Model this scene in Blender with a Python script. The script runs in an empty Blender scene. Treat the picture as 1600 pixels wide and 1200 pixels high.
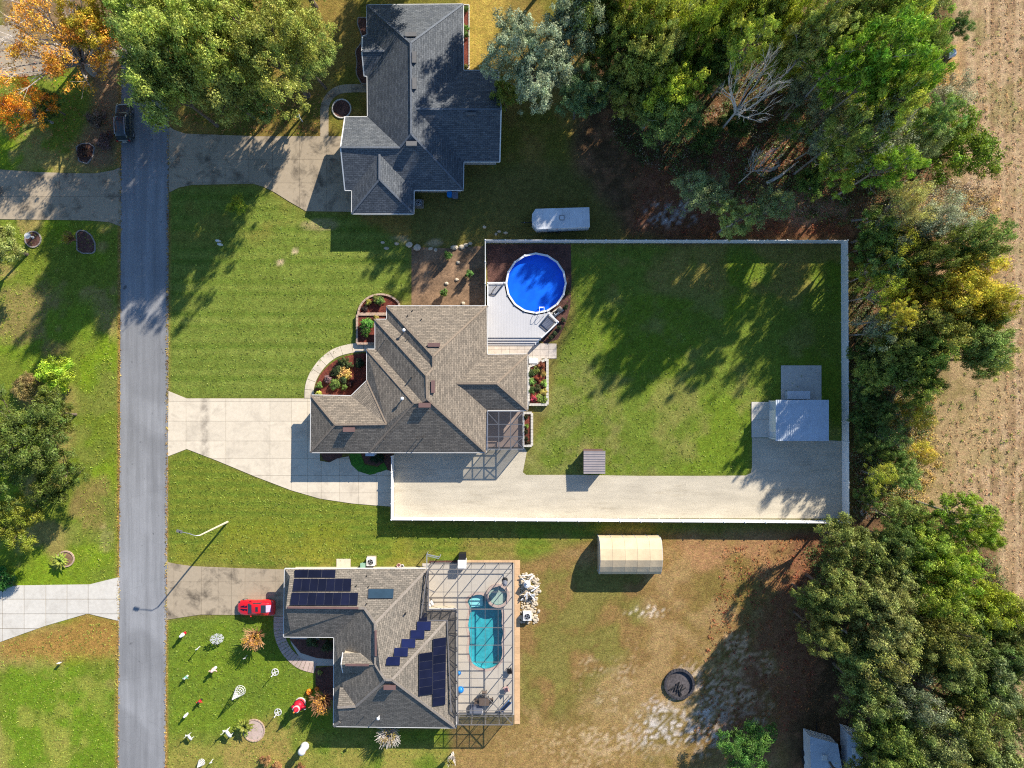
import bpy, bmesh, math, random
import numpy as np
from mathutils import Vector, Matrix
rnd = random.Random(7)
sc = bpy.context.scene
C = sc.collection
PI = math.pi
# ------------------------------------------------------------------ camera, sky, sun, exposure
H, F = 86.5, 1110.0            # flying height in metres, focal length in pixels of a 1600 px wide picture
cam_d = bpy.data.cameras.new('camera'); cam_d.sensor_width = 36.0; cam_d.lens = 36.0 * F / 1600.0
cam_d.clip_start = 0.5; cam_d.clip_end = 6000.0
cam = bpy.data.objects.new('camera', cam_d); C.objects.link(cam)
cam.location = (0, 0, H); cam.rotation_euler = (0, 0, 0); sc.camera = cam

SUN_AZ = (0.632, 0.775); SUN_EL = math.radians(29.5)
wd = bpy.data.worlds.new('World'); sc.world = wd; wd.use_nodes = True
wn = wd.node_tree.nodes; wl_ = wd.node_tree.links
sky = wn.new('ShaderNodeTexSky'); sky.sky_type = 'NISHITA'; sky.sun_disc = False
sky.sun_elevation = SUN_EL; sky.sun_rotation = math.atan2(SUN_AZ[0], SUN_AZ[1])
sky.air_density = 1.0; sky.dust_density = 0.2; sky.ozone_density = 5.0
bg = wn['Background']; bg.inputs['Strength'].default_value = 0.1
wl_.new(sky.outputs['Color'], bg.inputs['Color'])
sun_d = bpy.data.lights.new('sun', 'SUN'); sun_d.energy = 4.6; sun_d.angle = math.radians(0.53); sun_d.color = (1.0, 0.93, 0.82)
sun = bpy.data.objects.new('sun', sun_d); C.objects.link(sun)
sdir = Vector((SUN_AZ[0] * math.cos(SUN_EL), SUN_AZ[1] * math.cos(SUN_EL), math.sin(SUN_EL)))
sun.rotation_euler = sdir.to_track_quat('Z', 'Y').to_euler(); sun.location = sdir * 200
vs = sc.view_settings; sc.display_settings.display_device = 'sRGB'
vs.view_transform = 'Standard'; vs.look = 'None'; vs.gamma = 1.0; vs.exposure = 1.06; vs.use_curve_mapping = False

sc.render.engine = 'CYCLES'; cy = sc.cycles; cy.use_denoising = False; cy.filter_width = 1.15; cy.max_bounces = 6; cy.diffuse_bounces = 3; cy.glossy_bounces = 2; cy.transmission_bounces = 4; cy.transparent_max_bounces = 10; cy.sample_clamp_indirect = 4.0

# ------------------------------------------------------------------ helpers
def P(px, py, z=0.0):
    s = (H - z) / F
    return Vector(((px - 800.0) * s, (600.0 - py) * s, z))
def PP(pts, z=0.0): return [P(a, b, z) for a, b in pts]
def lin(c):
    return tuple(((v / 255.0) / 12.92 if v <= 10 else (((v / 255.0) + 0.055) / 1.055) ** 2.4) for v in c)
def A(r, g, b, k=1.33): return tuple(v / k for v in lin((r, g, b)))       # surface colour from how it looks in full sun
WL = {}
def link(o): C.objects.link(o); return o
def tag(o, label=None, cat=None, group=None, kind=None):
    if label: o['label'] = label
    if cat: o['category'] = cat
    if group: o['group'] = group
    if kind: o['kind'] = kind
    return o
def thing(name, label, cat, loc=(0, 0, 0), group=None):
    o = bpy.data.objects.new(name, None); link(o); o.empty_display_size = 0.2
    o.location = loc; WL[o.name] = Vector(loc)
    return tag(o, label, cat, group)
class MB:
    def __init__(s): s.v = []; s.f = []; s.m = []; s.uv = None
    def add(s, vs, fs, mi=0):
        n = len(s.v); s.v += [tuple(v) for v in vs]; s.f += [tuple(i + n for i in f) for f in fs]; s.m += [mi] * len(fs); return s
    def box(s, a, b, mi=0):
        x0, y0, z0 = a; x1, y1, z1 = b
        return s.add([(x0,y0,z0),(x1,y0,z0),(x1,y1,z0),(x0,y1,z0),(x0,y0,z1),(x1,y0,z1),(x1,y1,z1),(x0,y1,z1)],
              [(0,3,2,1),(4,5,6,7),(0,1,5,4),(1,2,6,5),(2,3,7,6),(3,0,4,7)], mi)
    def obox(s, c, ux, uy, uz, mi=0):
        c = Vector(c); ux = Vector(ux); uy = Vector(uy); uz = Vector(uz); vs = []
        for k in (-1, 1):
            for i, j in ((-1,-1),(1,-1),(1,1),(-1,1)): vs.append(c + ux*i + uy*j + uz*k)
        return s.add(vs, [(0,3,2,1),(4,5,6,7),(0,1,5,4),(1,2,6,5),(2,3,7,6),(3,0,4,7)], mi)
    def bar(s, a, b, w, h, mi=0, up=(0,0,1)):
        a = Vector(a); b = Vector(b); d = b - a
        if d.length < 1e-6: return s
        dn = d.normalized(); u = Vector(up)
        sd = dn.cross(u)
        if sd.length < 1e-3: sd = dn.cross(Vector((0,1,0)))
        sd.normalize(); u = sd.cross(dn).normalized()
        return s.obox((a+b)/2, d/2, sd*(w/2), u*(h/2), mi)
    def tube(s, pts, radii, n=6, mi=0, cap=True):
        pts = [Vector(p) for p in pts]
        if not hasattr(radii, '__len__'): radii = [radii]*len(pts)
        rings = []; base = len(s.v); vs = []; fs = []
        for i, p in enumerate(pts):
            d = (pts[min(i+1,len(pts)-1)] - pts[max(i-1,0)])
            if d.length < 1e-9: d = Vector((0,0,1))
            d.normalize(); a = d.orthogonal() if abs(d.z) > .999 else d.cross(Vector((0,0,1)))
            a.normalize(); b = d.cross(a)
            for k in range(n):
                t = 2*PI*k/n; vs.append(p + (a*math.cos(t) + b*math.sin(t))*radii[i])
        for i in range(len(pts)-1):
            for k in range(n):
                k2 = (k+1) % n; fs.append((i*n+k, i*n+k2, (i+1)*n+k2, (i+1)*n+k))
        if cap: fs.append(tuple(range(n-1,-1,-1))); fs.append(tuple((len(pts)-1)*n + k for k in range(n)))
        return s.add(vs, fs, mi)
    def prism(s, poly, z0, z1, mi=0):
        poly = [(p[0], p[1]) for p in poly]
        ar = sum(poly[i][0]*poly[(i+1)%len(poly)][1] - poly[(i+1)%len(poly)][0]*poly[i][1] for i in range(len(poly)))
        if ar < 0: poly = poly[::-1]
        n = len(poly); vs = [(x,y,z0) for x,y in poly] + [(x,y,z1) for x,y in poly]
        return s.add(vs, [tuple(range(n,2*n)), tuple(range(n-1,-1,-1))] + [(i,(i+1)%n,n+(i+1)%n,n+i) for i in range(n)], mi)
    def ball(s, c, r, nu=12, nv=8, mi=0):
        if not hasattr(r, '__len__'): r = (r,r,r)
        vs = [(c[0],c[1],c[2]-r[2])]; fs = []
        for j in range(1,nv):
            t = -PI/2 + PI*j/nv
            for i in range(nu):
                a = 2*PI*i/nu; vs.append((c[0]+r[0]*math.cos(t)*math.cos(a), c[1]+r[1]*math.cos(t)*math.sin(a), c[2]+r[2]*math.sin(t)))
        vs.append((c[0],c[1],c[2]+r[2])); top = len(vs)-1
        for i in range(nu):
            i2 = (i+1)%nu; fs.append((0,1+i2,1+i)); fs.append((top,1+(nv-2)*nu+i,1+(nv-2)*nu+i2))
            for j in range(nv-2): fs.append((1+j*nu+i,1+j*nu+i2,1+(j+1)*nu+i2,1+(j+1)*nu+i))
        return s.add(vs, fs, mi)
    def lathe(s, c, prof, n=16, mi=0):
        vs = []; fs = []
        for r, z in prof:
            for k in range(n):
                a = 2*PI*k/n; vs.append((c[0]+r*math.cos(a), c[1]+r*math.sin(a), c[2]+z))
        for i in range(len(prof)-1):
            for k in range(n):
                k2=(k+1)%n; fs.append((i*n+k,i*n+k2,(i+1)*n+k2,(i+1)*n+k))
        fs.append(tuple(range(n-1,-1,-1))); fs.append(tuple((len(prof)-1)*n+k for k in range(n)))
        return s.add(vs, fs, mi)
    def mesh(s, name, mats, off=(0,0,0), smooth=False):
        me = bpy.data.meshes.new(name); o = Vector(off)
        me.from_pydata([tuple(Vector(v)-o) for v in s.v], [], s.f)
        if not isinstance(mats, (list,tuple)): mats = [mats]
        for m in mats: me.materials.append(m)
        if len(mats) > 1: me.polygons.foreach_set('material_index', s.m)
        if smooth: me.polygons.foreach_set('use_smooth', [True]*len(me.polygons))
        me.update(); return me
    def build(s, name, mats, parent=None, smooth=False, origin=None):
        if parent is not None: off = WL[parent.name]
        elif origin is not None: off = Vector(origin)
        else: off = Vector((0,0,0))
        o = bpy.data.objects.new(name, s.mesh(name, mats, off, smooth)); link(o)
        if parent is not None: o.parent = parent; WL[o.name] = WL[parent.name]
        else: o.location = off; WL[o.name] = off.copy()
        return o
def struct(name, mb, m, smooth=False):
    o = mb.build(name, m, None, smooth); o['kind'] = 'structure'; return o
def inst(name, me, parent, loc=(0,0,0), rotz=0.0, sca=(1,1,1)):
    o = bpy.data.objects.new(name, me); link(o); o.parent = parent; o.location = loc; o.rotation_euler = (0,0,rotz); o.scale = sca
    if parent is not None: WL[o.name] = WL[parent.name]
    return o
def copy_tree(o, parent=None, loc=None, rotz=None, sca=None, label=None, group=None, color=None):
    c = o.copy(); link(c); c.parent = parent
    if loc is not None: c.location = loc
    if rotz is not None: c.rotation_euler = (0,0,rotz)
    if sca is not None: c.scale = sca
    if label: c['label'] = label
    if group: c['group'] = group
    if color is not None and o.type == 'MESH': c.color = color
    for ch in list(o.children): copy_tree(ch, c, color=color)
    return c

# ------------------------------------------------------------------ materials
MT = {}
class NT:
    def __init__(s, name):
        s.m = bpy.data.materials.new(name); s.m.use_nodes = True; s.t = s.m.node_tree; s.n = s.t.nodes; s.l = s.t.links
        s.p = s.n['Principled BSDF']; s.out = s.n['Material Output']
    def new(s, t, **kw):
        n = s.n.new(t)
        for k, v in kw.items(): setattr(n, k, v)
        return n
    def lk(s, a, b): s.l.new(a, b)
    def noise(s, vec, scale, detail=3.0, rough=0.6, dist=0.0):
        n = s.new('ShaderNodeTexNoise'); n.inputs['Scale'].default_value = scale; n.inputs['Detail'].default_value = detail
        n.inputs['Roughness'].default_value = rough; n.inputs['Distortion'].default_value = dist
        s.lk(vec, n.inputs['Vector']); return n.outputs['Fac']
    def rng(s, v, a, b, c, d):
        n = s.new('ShaderNodeMapRange'); s.lk(v, n.inputs['Value'])
        for i, x in zip(('From Min','From Max','To Min','To Max'), (a,b,c,d)): n.inputs[i].default_value = x
        return n.outputs['Result']
    def math(s, op, a, b=None):
        n = s.new('ShaderNodeMath', operation=op)
        for i, x in enumerate((a, b)):
            if x is None: continue
            if isinstance(x, (int, float)): n.inputs[i].default_value = x
            else: s.lk(x, n.inputs[i])
        return n.outputs[0]
    def mix(s, fac, a, b, mode='MIX'):
        n = s.new('ShaderNodeMix', data_type='RGBA', blend_type=mode)
        for sock, x in ((n.inputs[0], fac), (n.inputs[6], a), (n.inputs[7], b)):
            if isinstance(x, (int, float)): sock.default_value = x
            elif isinstance(x, tuple): sock.default_value = x if len(x) == 4 else x + (1.0,)
            else: s.lk(x, sock)
        return n.outputs[2]
    def scale(s, col, f):
        n = s.new('ShaderNodeVectorMath', operation='SCALE')
        if isinstance(col, tuple): n.inputs[0].default_value = col[:3]
        else: s.lk(col, n.inputs[0])
        s.lk(f, n.inputs['Scale']); return n.outputs[0]
    def bump(s, h, strength, dist):
        n = s.new('ShaderNodeBump'); n.inputs['Strength'].default_value = strength; n.inputs['Distance'].default_value = dist
        s.lk(h, n.inputs['Height']); s.lk(n.outputs[0], s.p.inputs['Normal'])
    def coords(s, which='Object'): return s.new('ShaderNodeTexCoord').outputs[which]
    def pos(s): return s.new('ShaderNodeNewGeometry').outputs['Position']
    def objrand(s): return s.new('ShaderNodeObjectInfo').outputs['Random']
def mat(name, col, rough=0.7, var=0.15, scale=3.0, var2=0.1, scale2=0.4, bump=0.0, bscale=None, metal=0.0, spec=0.3, orand=0.0, coat=0.0):
    t = NT(name); p = t.pos()
    a = t.rng(t.noise(p, scale, 4.0), 0.3, 0.7, 1-var, 1+var)
    b = t.rng(t.noise(p, scale2, 2.0), 0.3, 0.7, 1-var2, 1+var2)
    f = t.math('MULTIPLY', a, b)
    if orand: f = t.math('MULTIPLY', f, t.rng(t.objrand(), 0, 1, 1-orand, 1+orand))
    t.lk(t.scale(col, f), t.p.inputs['Base Color'])
    t.p.inputs['Roughness'].default_value = rough; t.p.inputs['Metallic'].default_value = metal
    t.p.inputs['Specular IOR Level'].default_value = spec; t.p.inputs['Coat Weight'].default_value = coat
    if bump: t.bump(t.noise(p, bscale or scale*2, 3.0), bump, 0.05)
    MT[name] = t.m; return t.m
# plain materials
mat('concrete', A(226,213,190), 0.85, 0.07, 2.5, 0.12, 0.25, bump=0.3, bscale=18, orand=0.05)
mat('concrete_old', A(196,184,165), 0.88, 0.16, 1.6, 0.3, 0.2, bump=0.4, bscale=14, orand=0.06)
mat('concrete_white', A(232,228,218), 0.85, 0.06, 2.5, 0.08, 0.3, bump=0.3, bscale=18, orand=0.04)
mat('joint', A(140,126,106), 0.95, 0.2, 3.0)
mat('paver', A(214,200,184), 0.85, 0.1, 3.0, 0.1, 0.5, orand=0.07)
mat('paver_pink', A(200,176,162), 0.85, 0.14, 5.0, 0.1, 0.7, orand=0.06)
mat('mulch', A(122,62,48), 0.95, 0.55, 7.0, 0.25, 1.2, bump=1.0, bscale=9)
mat('mulch_dark', A(104,72,62), 0.95, 0.5, 7.0, 0.25, 1.2, bump=1.0, bscale=9)
mat('soil', A(140,112,86), 0.95, 0.35, 4.0, 0.35, 0.6, bump=0.8, bscale=8)
mat('edging', A(196,168,146), 0.85, 0.18, 5.0, 0.1, 1.0, bump=0.4)
mat('edging_grey', A(160,150,140), 0.85, 0.18, 5.0, 0.1, 1.0, bump=0.4)
mat('vinyl', A(246,246,244), 0.45, 0.02, 3.0, 0.02, 0.4, spec=0.4)
mat('trim', A(240,238,232), 0.55, 0.03, 3.0, 0.03, 0.4)
mat('stucco', A(205,190,165), 0.9, 0.06, 5.0, 0.05, 0.6, bump=0.3, bscale=30)
mat('stucco_grey', A(190,186,180), 0.9, 0.06, 5.0, 0.05, 0.6, bump=0.3, bscale=30)
mat('glass_dark', (0.02,0.03,0.04), 0.08, 0.02, 1.0, 0.02, 0.4, spec=0.6)
mat('door', A(90,60,45), 0.5, 0.1, 4.0)
mat('bronze', A(124,120,118), 0.5, 0.05, 4.0)
mat('bronze_dark', (0.025,0.024,0.023), 0.5, 0.05, 4.0)
mat('vent_brown', A(122,94,88), 0.7, 0.08, 5.0)
mat('vent_grey', A(120,118,116), 0.7, 0.08, 5.0)
mat('black', (0.015,0.015,0.016), 0.6, 0.1, 5.0)
mat('rubber', (0.02,0.02,0.021), 0.8, 0.1, 5.0)
mat('steel', A(170,172,174), 0.4, 0.08, 4.0, metal=0.6)
mat('galv', A(205,215,225), 0.5, 0.05, 2.0, 0.06, 0.5, spec=0.4)
mat('shed_roof', A(168,158,156), 0.5, 0.06, 2.0, 0.06, 0.5)
mat('shed_wall', A(120,92,80), 0.7, 0.1, 3.0)
mat('tarp', A(222,198,160), 0.7, 0.07, 1.6, 0.1, 0.35, bump=0.3, bscale=2.5)
mat('trailer', A(220,224,228), 0.45, 0.08, 1.1, 0.14, 0.35, spec=0.5)
mat('bark', A(120,105,90), 0.95, 0.3, 4.0, 0.2, 0.8, bump=0.6, bscale=10)
mat('bark_grey', A(170,160,150), 0.95, 0.2, 4.0, 0.15, 0.8)
mat('bark_pale', A(225,215,205), 0.95, 0.12, 4.0, 0.1, 0.8)
mat('twig', A(205,160,115), 0.9, 0.25, 3.0, 0.2, 0.8)
mat('twig_red', A(176,128,92), 0.9, 0.25, 3.0, 0.2, 0.8)
mat('rock', A(206,190,165), 0.9, 0.2, 3.0, 0.15, 0.8, bump=0.5)
mat('ash', A(92,86,86), 0.95, 0.4, 4.0, 0.3, 0.8, bump=0.5)
mat('char', (0.02,0.02,0.022), 0.95, 0.4, 5.0)
mat('firestone', A(66,64,68), 0.95, 0.35, 5.0, 0.3, 1.0)
mat('pvc_white', A(248,248,248), 0.4, 0.02, 3.0)
mat('deck', A(208,206,206), 0.65, 0.02, 3.0, 0.03, 0.4)
mat('deck_riser', A(88,92,98), 0.7, 0.04, 3.0)
mat('liner', (0.005,0.15,0.72), 0.5, 0.10, 1.3, 0.16, 0.35)
mat('plaster', (0.045,0.32,0.37), 0.7, 0.2, 2.0, 0.1, 0.6)
mat('plaster_pale', (0.36,0.62,0.62), 0.7, 0.08, 2.4, 0.06, 0.6)
mat('pool_deck', A(205,195,180), 0.85, 0.04, 3.0, 0.05, 0.4, orand=0.03)
mat('brick_path', A(222,182,138), 0.85, 0.1, 4.0, 0.06, 0.8, orand=0.08)
mat('car_red', (0.62,0.006,0.008), 0.25, 0.0, 1.0, 0.0, 1.0, spec=0.6, coat=0.6)
mat('car_dark', (0.028,0.033,0.032), 0.22, 0.0, 1.0, 0.0, 1.0, spec=0.6, coat=0.6)
mat('car_stripe', (0.02,0.006,0.03), 0.3, 0.0, 1.0, 0.0, 1.0)
mat('chrome', (0.6,0.6,0.62), 0.2, 0.02, 2.0, metal=0.9)
mat('lamp_red', (0.3,0.01,0.01), 0.3, 0.0)
mat('pink_sheet', A(238,190,225), 0.6, 0.14, 6.0, 0.1, 2.0)
mat('nylon_red', A(215,30,55), 0.45, 0.05, 2.0)
mat('nylon_white', A(222,220,216), 0.5, 0.03, 2.0)
mat('nylon_orange', A(245,140,40), 0.5, 0.08, 3.0)
mat('nylon_pink', A(235,190,180), 0.5, 0.06, 3.0)
mat('nylon_teal', A(110,160,150), 0.5, 0.1, 3.0)
mat('plastic_blue', A(30,140,225), 0.4, 0.05, 3.0)
mat('plastic_green', A(150,190,165), 0.5, 0.08, 3.0)
mat('fabric_grey', A(120,125,140), 0.8, 0.08, 3.0)
mat('wicker', A(110,95,85), 0.9, 0.2, 6.0)
mat('cushion_white', A(235,235,238), 0.8, 0.05, 4.0)
mat('salt_wood', A(180,160,135), 0.9, 0.2, 4.0)
mat('solar_blue', (0.006,0.007,0.020), 0.3, 0.08, 1.0, 0.15, 0.8, spec=0.3, orand=0.25); mat('solar_bright', (0.008,0.012,0.050), 0.3, 0.08, 1.0, 0.15, 0.8, spec=0.3, orand=0.2); mat('panel_frame', (0.06,0.06,0.07), 0.4, 0.05, 2.0); mat('pole', A(222,208,178), 0.8, 0.08, 3.0)
mat('solar_water', (0.025,0.05,0.075), 0.3, 0.1, 1.5, spec=0.3)
mat('alu', A(190,192,196), 0.4, 0.04, 2.0, metal=0.5)

def m_asphalt():
    t = NT('asphalt'); p = t.pos()
    mp = t.new('ShaderNodeMapping'); mp.inputs['Scale'].default_value = (1.0, 0.045, 1.0); t.lk(p, mp.inputs['Vector']); st = mp.outputs[0]
    f = t.math('MULTIPLY', t.rng(t.noise(st, 1.3, 5.0, 0.65), .3, .7, .80, 1.18), t.rng(t.noise(p, 0.16, 4.0), .3, .7, .88, 1.12))
    f = t.math('MULTIPLY', f, t.rng(t.noise(p, 26.0, 2.0), .3, .7, .86, 1.14))
    f = t.math('MULTIPLY', f, t.rng(t.noise(st, 5.0, 3.0, 0.7), .22, .36, .72, 1.0))
    sp = t.rng(t.noise(p, 0.9, 2.0, 0.5), .24, .30, 0.45, 1.0); f = t.math('MULTIPLY', f, sp)
    vo = t.new('ShaderNodeTexVoronoi', feature='DISTANCE_TO_EDGE'); vo.inputs['Scale'].default_value = 0.16; nz = t.new('ShaderNodeTexNoise'); nz.inputs['Scale'].default_value = 0.8; nz.inputs['Detail'].default_value = 4.0; t.lk(p, nz.inputs['Vector'])
    t.lk(t.mix(0.35, p, nz.outputs['Color'], 'LINEAR_LIGHT'), vo.inputs['Vector'])
    f = t.math('MULTIPLY', f, t.rng(vo.outputs['Distance'], .0, .006, .86, 1.0))
    pt = t.rng(t.noise(p, 0.055, 3.0, 0.5), .56, .60, 1.0, .84); f = t.math('MULTIPLY', f, pt)
    t.lk(t.scale(A(150,150,151), f), t.p.inputs['Base Color']); t.p.inputs['Roughness'].default_value = 0.9
    t.p.inputs['Specular IOR Level'].default_value = 0.2
    t.bump(t.noise(p, 30.0, 3.0), 0.5, 0.03); MT['asphalt'] = t.m
m_asphalt()
def m_stained(name, col, dark, amt, tyre=None):
    # old concrete: tyre marks and mildew blotches
    t = NT(name); p = t.pos()
    f = t.math('MULTIPLY', t.rng(t.noise(p, 2.2, 5.0), .3, .7, .93, 1.07), t.rng(t.objrand(), 0, 1, .95, 1.04))
    f = t.math('MULTIPLY', f, t.rng(t.noise(p, 20.0, 2.0), .3, .7, .95, 1.05))
    blot = t.rng(t.noise(p, 0.45, 6.0, 0.68, 0.4), .50, .72, 0.0, amt)
    if tyre is not None:
        sx = t.new('ShaderNodeSeparateXYZ'); t.lk(p, sx.inputs[0]); dx = t.math('ABSOLUTE', t.math('SUBTRACT', sx.outputs['X'], tyre))
        band_ = t.math('MULTIPLY', t.rng(dx, .25, .75, 1.0, 0.0), t.rng(t.noise(p, 0.9, 5.0, 0.7), .36, .6, 0.0, .75)); blot = t.math('MAXIMUM', blot, band_)
    t.lk(t.mix(blot, t.scale(col, f), t.scale(dark, f)), t.p.inputs['Base Color'])
    t.p.inputs['Roughness'].default_value = 0.88; t.p.inputs['Specular IOR Level'].default_value = 0.2
    t.bump(t.noise(p, 16.0, 3.0), 0.35, 0.03); MT[name] = t.m
m_stained('concrete', A(228,213,188), A(150,138,122), 0.42, (320-800)*H/F)
m_stained('concrete_old', A(180,163,138), A(78,70,60), 1.0)
m_stained('concrete_white', A(218,211,198), A(180,170,155), 0.45)
def m_gravel():
    t = NT('gravel'); p = t.pos()
    mp = t.new('ShaderNodeMapping'); mp.inputs['Scale'].default_value = (0.16, 1.0, 1.0); t.lk(p, mp.inputs['Vector'])
    f = t.math('MULTIPLY', t.rng(t.noise(mp.outputs[0], 1.1, 6.0, 0.7), .3, .7, .86, 1.1), t.rng(t.noise(p, 0.3, 4.0), .3, .7, .92, 1.07))
    f = t.math('MULTIPLY', f, t.rng(t.noise(p, 9.0, 4.0, 0.75), .3, .7, .80, 1.16))
    dirt = t.rng(t.noise(mp.outputs[0], 0.8, 6.0, 0.72), .56, .74, 0, .55)
    t.lk(t.mix(dirt, t.scale(A(212,200,177), f), t.scale(A(156,140,112), f)), t.p.inputs['Base Color'])
    t.p.inputs['Roughness'].default_value = 0.95; t.p.inputs['Specular IOR Level'].default_value = 0.1
    t.bump(t.noise(p, 14.0, 4.0, 0.7), 0.8, 0.05); MT['gravel'] = t.m
m_gravel()
def m_shingle(name, col, col2, rows=0.21):
    t = NT(name); uv = t.coords('UV')
    b = t.new('ShaderNodeTexBrick'); t.lk(uv, b.inputs['Vector']); b.inputs['Scale'].default_value = 1.0
    b.inputs['Brick Width'].default_value = 0.5; b.inputs['Row Height'].default_value = rows; b.inputs['Mortar Size'].default_value = 0.02
    b.inputs['Mortar Smooth'].default_value = 0.3; b.inputs['Bias'].default_value = 0.0; b.offset = 0.5
    c1 = col; c2 = col2
    b.inputs['Color1'].default_value = c1 + (1,); b.inputs['Color2'].default_value = c2 + (1,)
    b.inputs['Mortar'].default_value = tuple(v*0.45 for v in c2) + (1,)
    p = t.pos()
    f = t.math('MULTIPLY', t.rng(t.noise(uv, 2.6, 4.0, 0.7), .3, .7, .82, 1.17), t.rng(t.noise(uv, 0.35, 3.0), .3, .7, .93, 1.07))
    mp = t.new('ShaderNodeMapping'); mp.inputs['Scale'].default_value = (0.8, 7.0, 1.0); t.lk(uv, mp.inputs['Vector'])
    f = t.math('MULTIPLY', f, t.rng(t.noise(mp.outputs[0], 1.0, 3.0, 0.6), .3, .7, .92, 1.08))
    f = t.math('MULTIPLY', f, t.rng(t.noise(uv, 8.0, 2.0, 0.6), .3, .7, .74, 1.26))
    t.lk(t.scale(b.outputs['Color'], f), t.p.inputs['Base Color']); t.p.inputs['Roughness'].default_value = 0.92
    t.p.inputs['Specular IOR Level'].default_value = 0.15
    t.bump(t.math('ADD', b.outputs['Fac'], t.noise(uv, 12.0, 2.0)), -0.5, 0.02); MT[name] = t.m
m_shingle('shingle_tan', A(178,163,144,1.75), A(144,133,119,1.75))
m_shingle('shingle_slate', A(130,134,138,1.75), A(104,109,115,1.75))
m_shingle('shingle_stone', A(172,160,144,1.75), A(140,132,120,1.75))
def m_leaf(name, trans=0.3):
    t = NT(name); oi = t.new('ShaderNodeObjectInfo'); g = t.new('ShaderNodeNewGeometry')
    f = t.rng(g.outputs['Random Per Island'], 0, 1, .5, 1.5)
    f = t.math('MULTIPLY', f, t.rng(t.noise(g.outputs['Position'], 0.75, 3.0, 0.6), .32, .68, .5, 1.45))
    col = t.scale(oi.outputs['Color'], f)
    hue = t.new('ShaderNodeHueSaturation'); t.lk(col, hue.inputs['Color'])
    t.lk(t.rng(t.noise(g.outputs['Position'], 0.8, 2.0), .3, .7, .47, .53), hue.inputs['Hue'])
    d = t.new('ShaderNodeBsdfDiffuse'); tr = t.new('ShaderNodeBsdfTranslucent'); mx = t.new('ShaderNodeMixShader'); mx.inputs[0].default_value = trans
    t.lk(hue.outputs[0], d.inputs['Color']); t.lk(hue.outputs[0], tr.inputs['Color'])
    gl = t.new('ShaderNodeBsdfGlossy'); gl.inputs['Roughness'].default_value = 0.45; gl.inputs['Color'].default_value = (1,1,1,1)
    m2 = t.new('ShaderNodeMixShader'); m2.inputs[0].default_value = 0.012
    t.lk(d.outputs[0], mx.inputs[1]); t.lk(tr.outputs[0], mx.inputs[2]); t.lk(mx.outputs[0], m2.inputs[1]); t.lk(gl.outputs[0], m2.inputs[2])
    t.lk(m2.outputs[0], t.out.inputs['Surface']); MT[name] = t.m
m_leaf('leaf')
def m_screen(name, op, col=(0.02,0.02,0.02)):
    t = NT(name); tr = t.new('ShaderNodeBsdfTransparent'); d = t.new('ShaderNodeBsdfDiffuse'); d.inputs['Color'].default_value = col + (1,)
    mx = t.new('ShaderNodeMixShader'); mx.inputs[0].default_value = op
    t.lk(tr.outputs[0], mx.inputs[1]); t.lk(d.outputs[0], mx.inputs[2]); t.lk(mx.outputs[0], t.out.inputs['Surface']); MT[name] = t.m
m_screen('screen', 0.07, (0.10,0.10,0.10)); m_screen('screen_dense', 0.42, (0.05,0.05,0.055))
def m_water(name, tint, bump):
    t = NT(name); p = t.pos()
    tr = t.new('ShaderNodeBsdfTransparent'); tr.inputs['Color'].default_value = tint + (1,)
    gl = t.new('ShaderNodeBsdfGlossy'); gl.inputs['Roughness'].default_value = 0.03
    lw = t.new('ShaderNodeLayerWeight'); fac = t.math('ADD', t.math('MULTIPLY', t.math('POWER', lw.outputs['Facing'], 5.0), .9), .02)
    b = t.new('ShaderNodeBump'); b.inputs['Strength'].default_value = bump; b.inputs['Distance'].default_value = 0.05
    t.lk(t.noise(p, 3.0, 3.0), b.inputs['Height']); t.lk(b.outputs[0], gl.inputs['Normal']); t.lk(b.outputs[0], lw.inputs['Normal'])
    mx = t.new('ShaderNodeMixShader'); t.lk(fac, mx.inputs[0]); t.lk(tr.outputs[0], mx.inputs[1]); t.lk(gl.outputs[0], mx.inputs[2])
    t.lk(mx.outputs[0], t.out.inputs['Surface']); MT[name] = t.m
m_water('water_blue', (0.75,0.9,1.0), 0.15); m_water('water_teal', (0.82,1.0,1.0), 0.4)

# ------------------------------------------------------------------ ground sheet with turf, litter and field colours
def vnoise(x, y, s, seed):
    r = np.random.RandomState(seed); g = r.rand(256, 256)
    u = x / s + 1000.3; v = y / s + 1000.7; i = np.floor(u).astype(int); j = np.floor(v).astype(int); fu = u - i; fv = v - j
    fu = fu*fu*(3-2*fu); fv = fv*fv*(3-2*fv); i0 = i % 256; i1 = (i+1) % 256; j0 = j % 256; j1 = (j+1) % 256
    return (g[i0,j0]*(1-fu)+g[i1,j0]*fu)*(1-fv) + (g[i0,j1]*(1-fu)+g[i1,j1]*fu)*fv
def fbm(x, y, s, seed, o=4):
    t = 0; a = 1; w = 0
    for k in range(o): t = t + a*vnoise(x, y, s/(2**k), seed+k); w += a; a *= .55
    return t / w
def inpoly(px, py, poly):
    m = np.zeros(px.shape, bool); n = len(poly)
    for i in range(n):
        x0, y0 = poly[i]; x1, y1 = poly[(i+1) % n]
        if y0 == y1: continue
        c = ((y0 > py) != (y1 > py)) & (px < (x1-x0)*(py-y0)/(y1-y0)+x0); m ^= c
    return m
def ss(v, a, b):
    t = np.clip((v-a)/(b-a), 0, 1); return t*t*(3-2*t)
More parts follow.
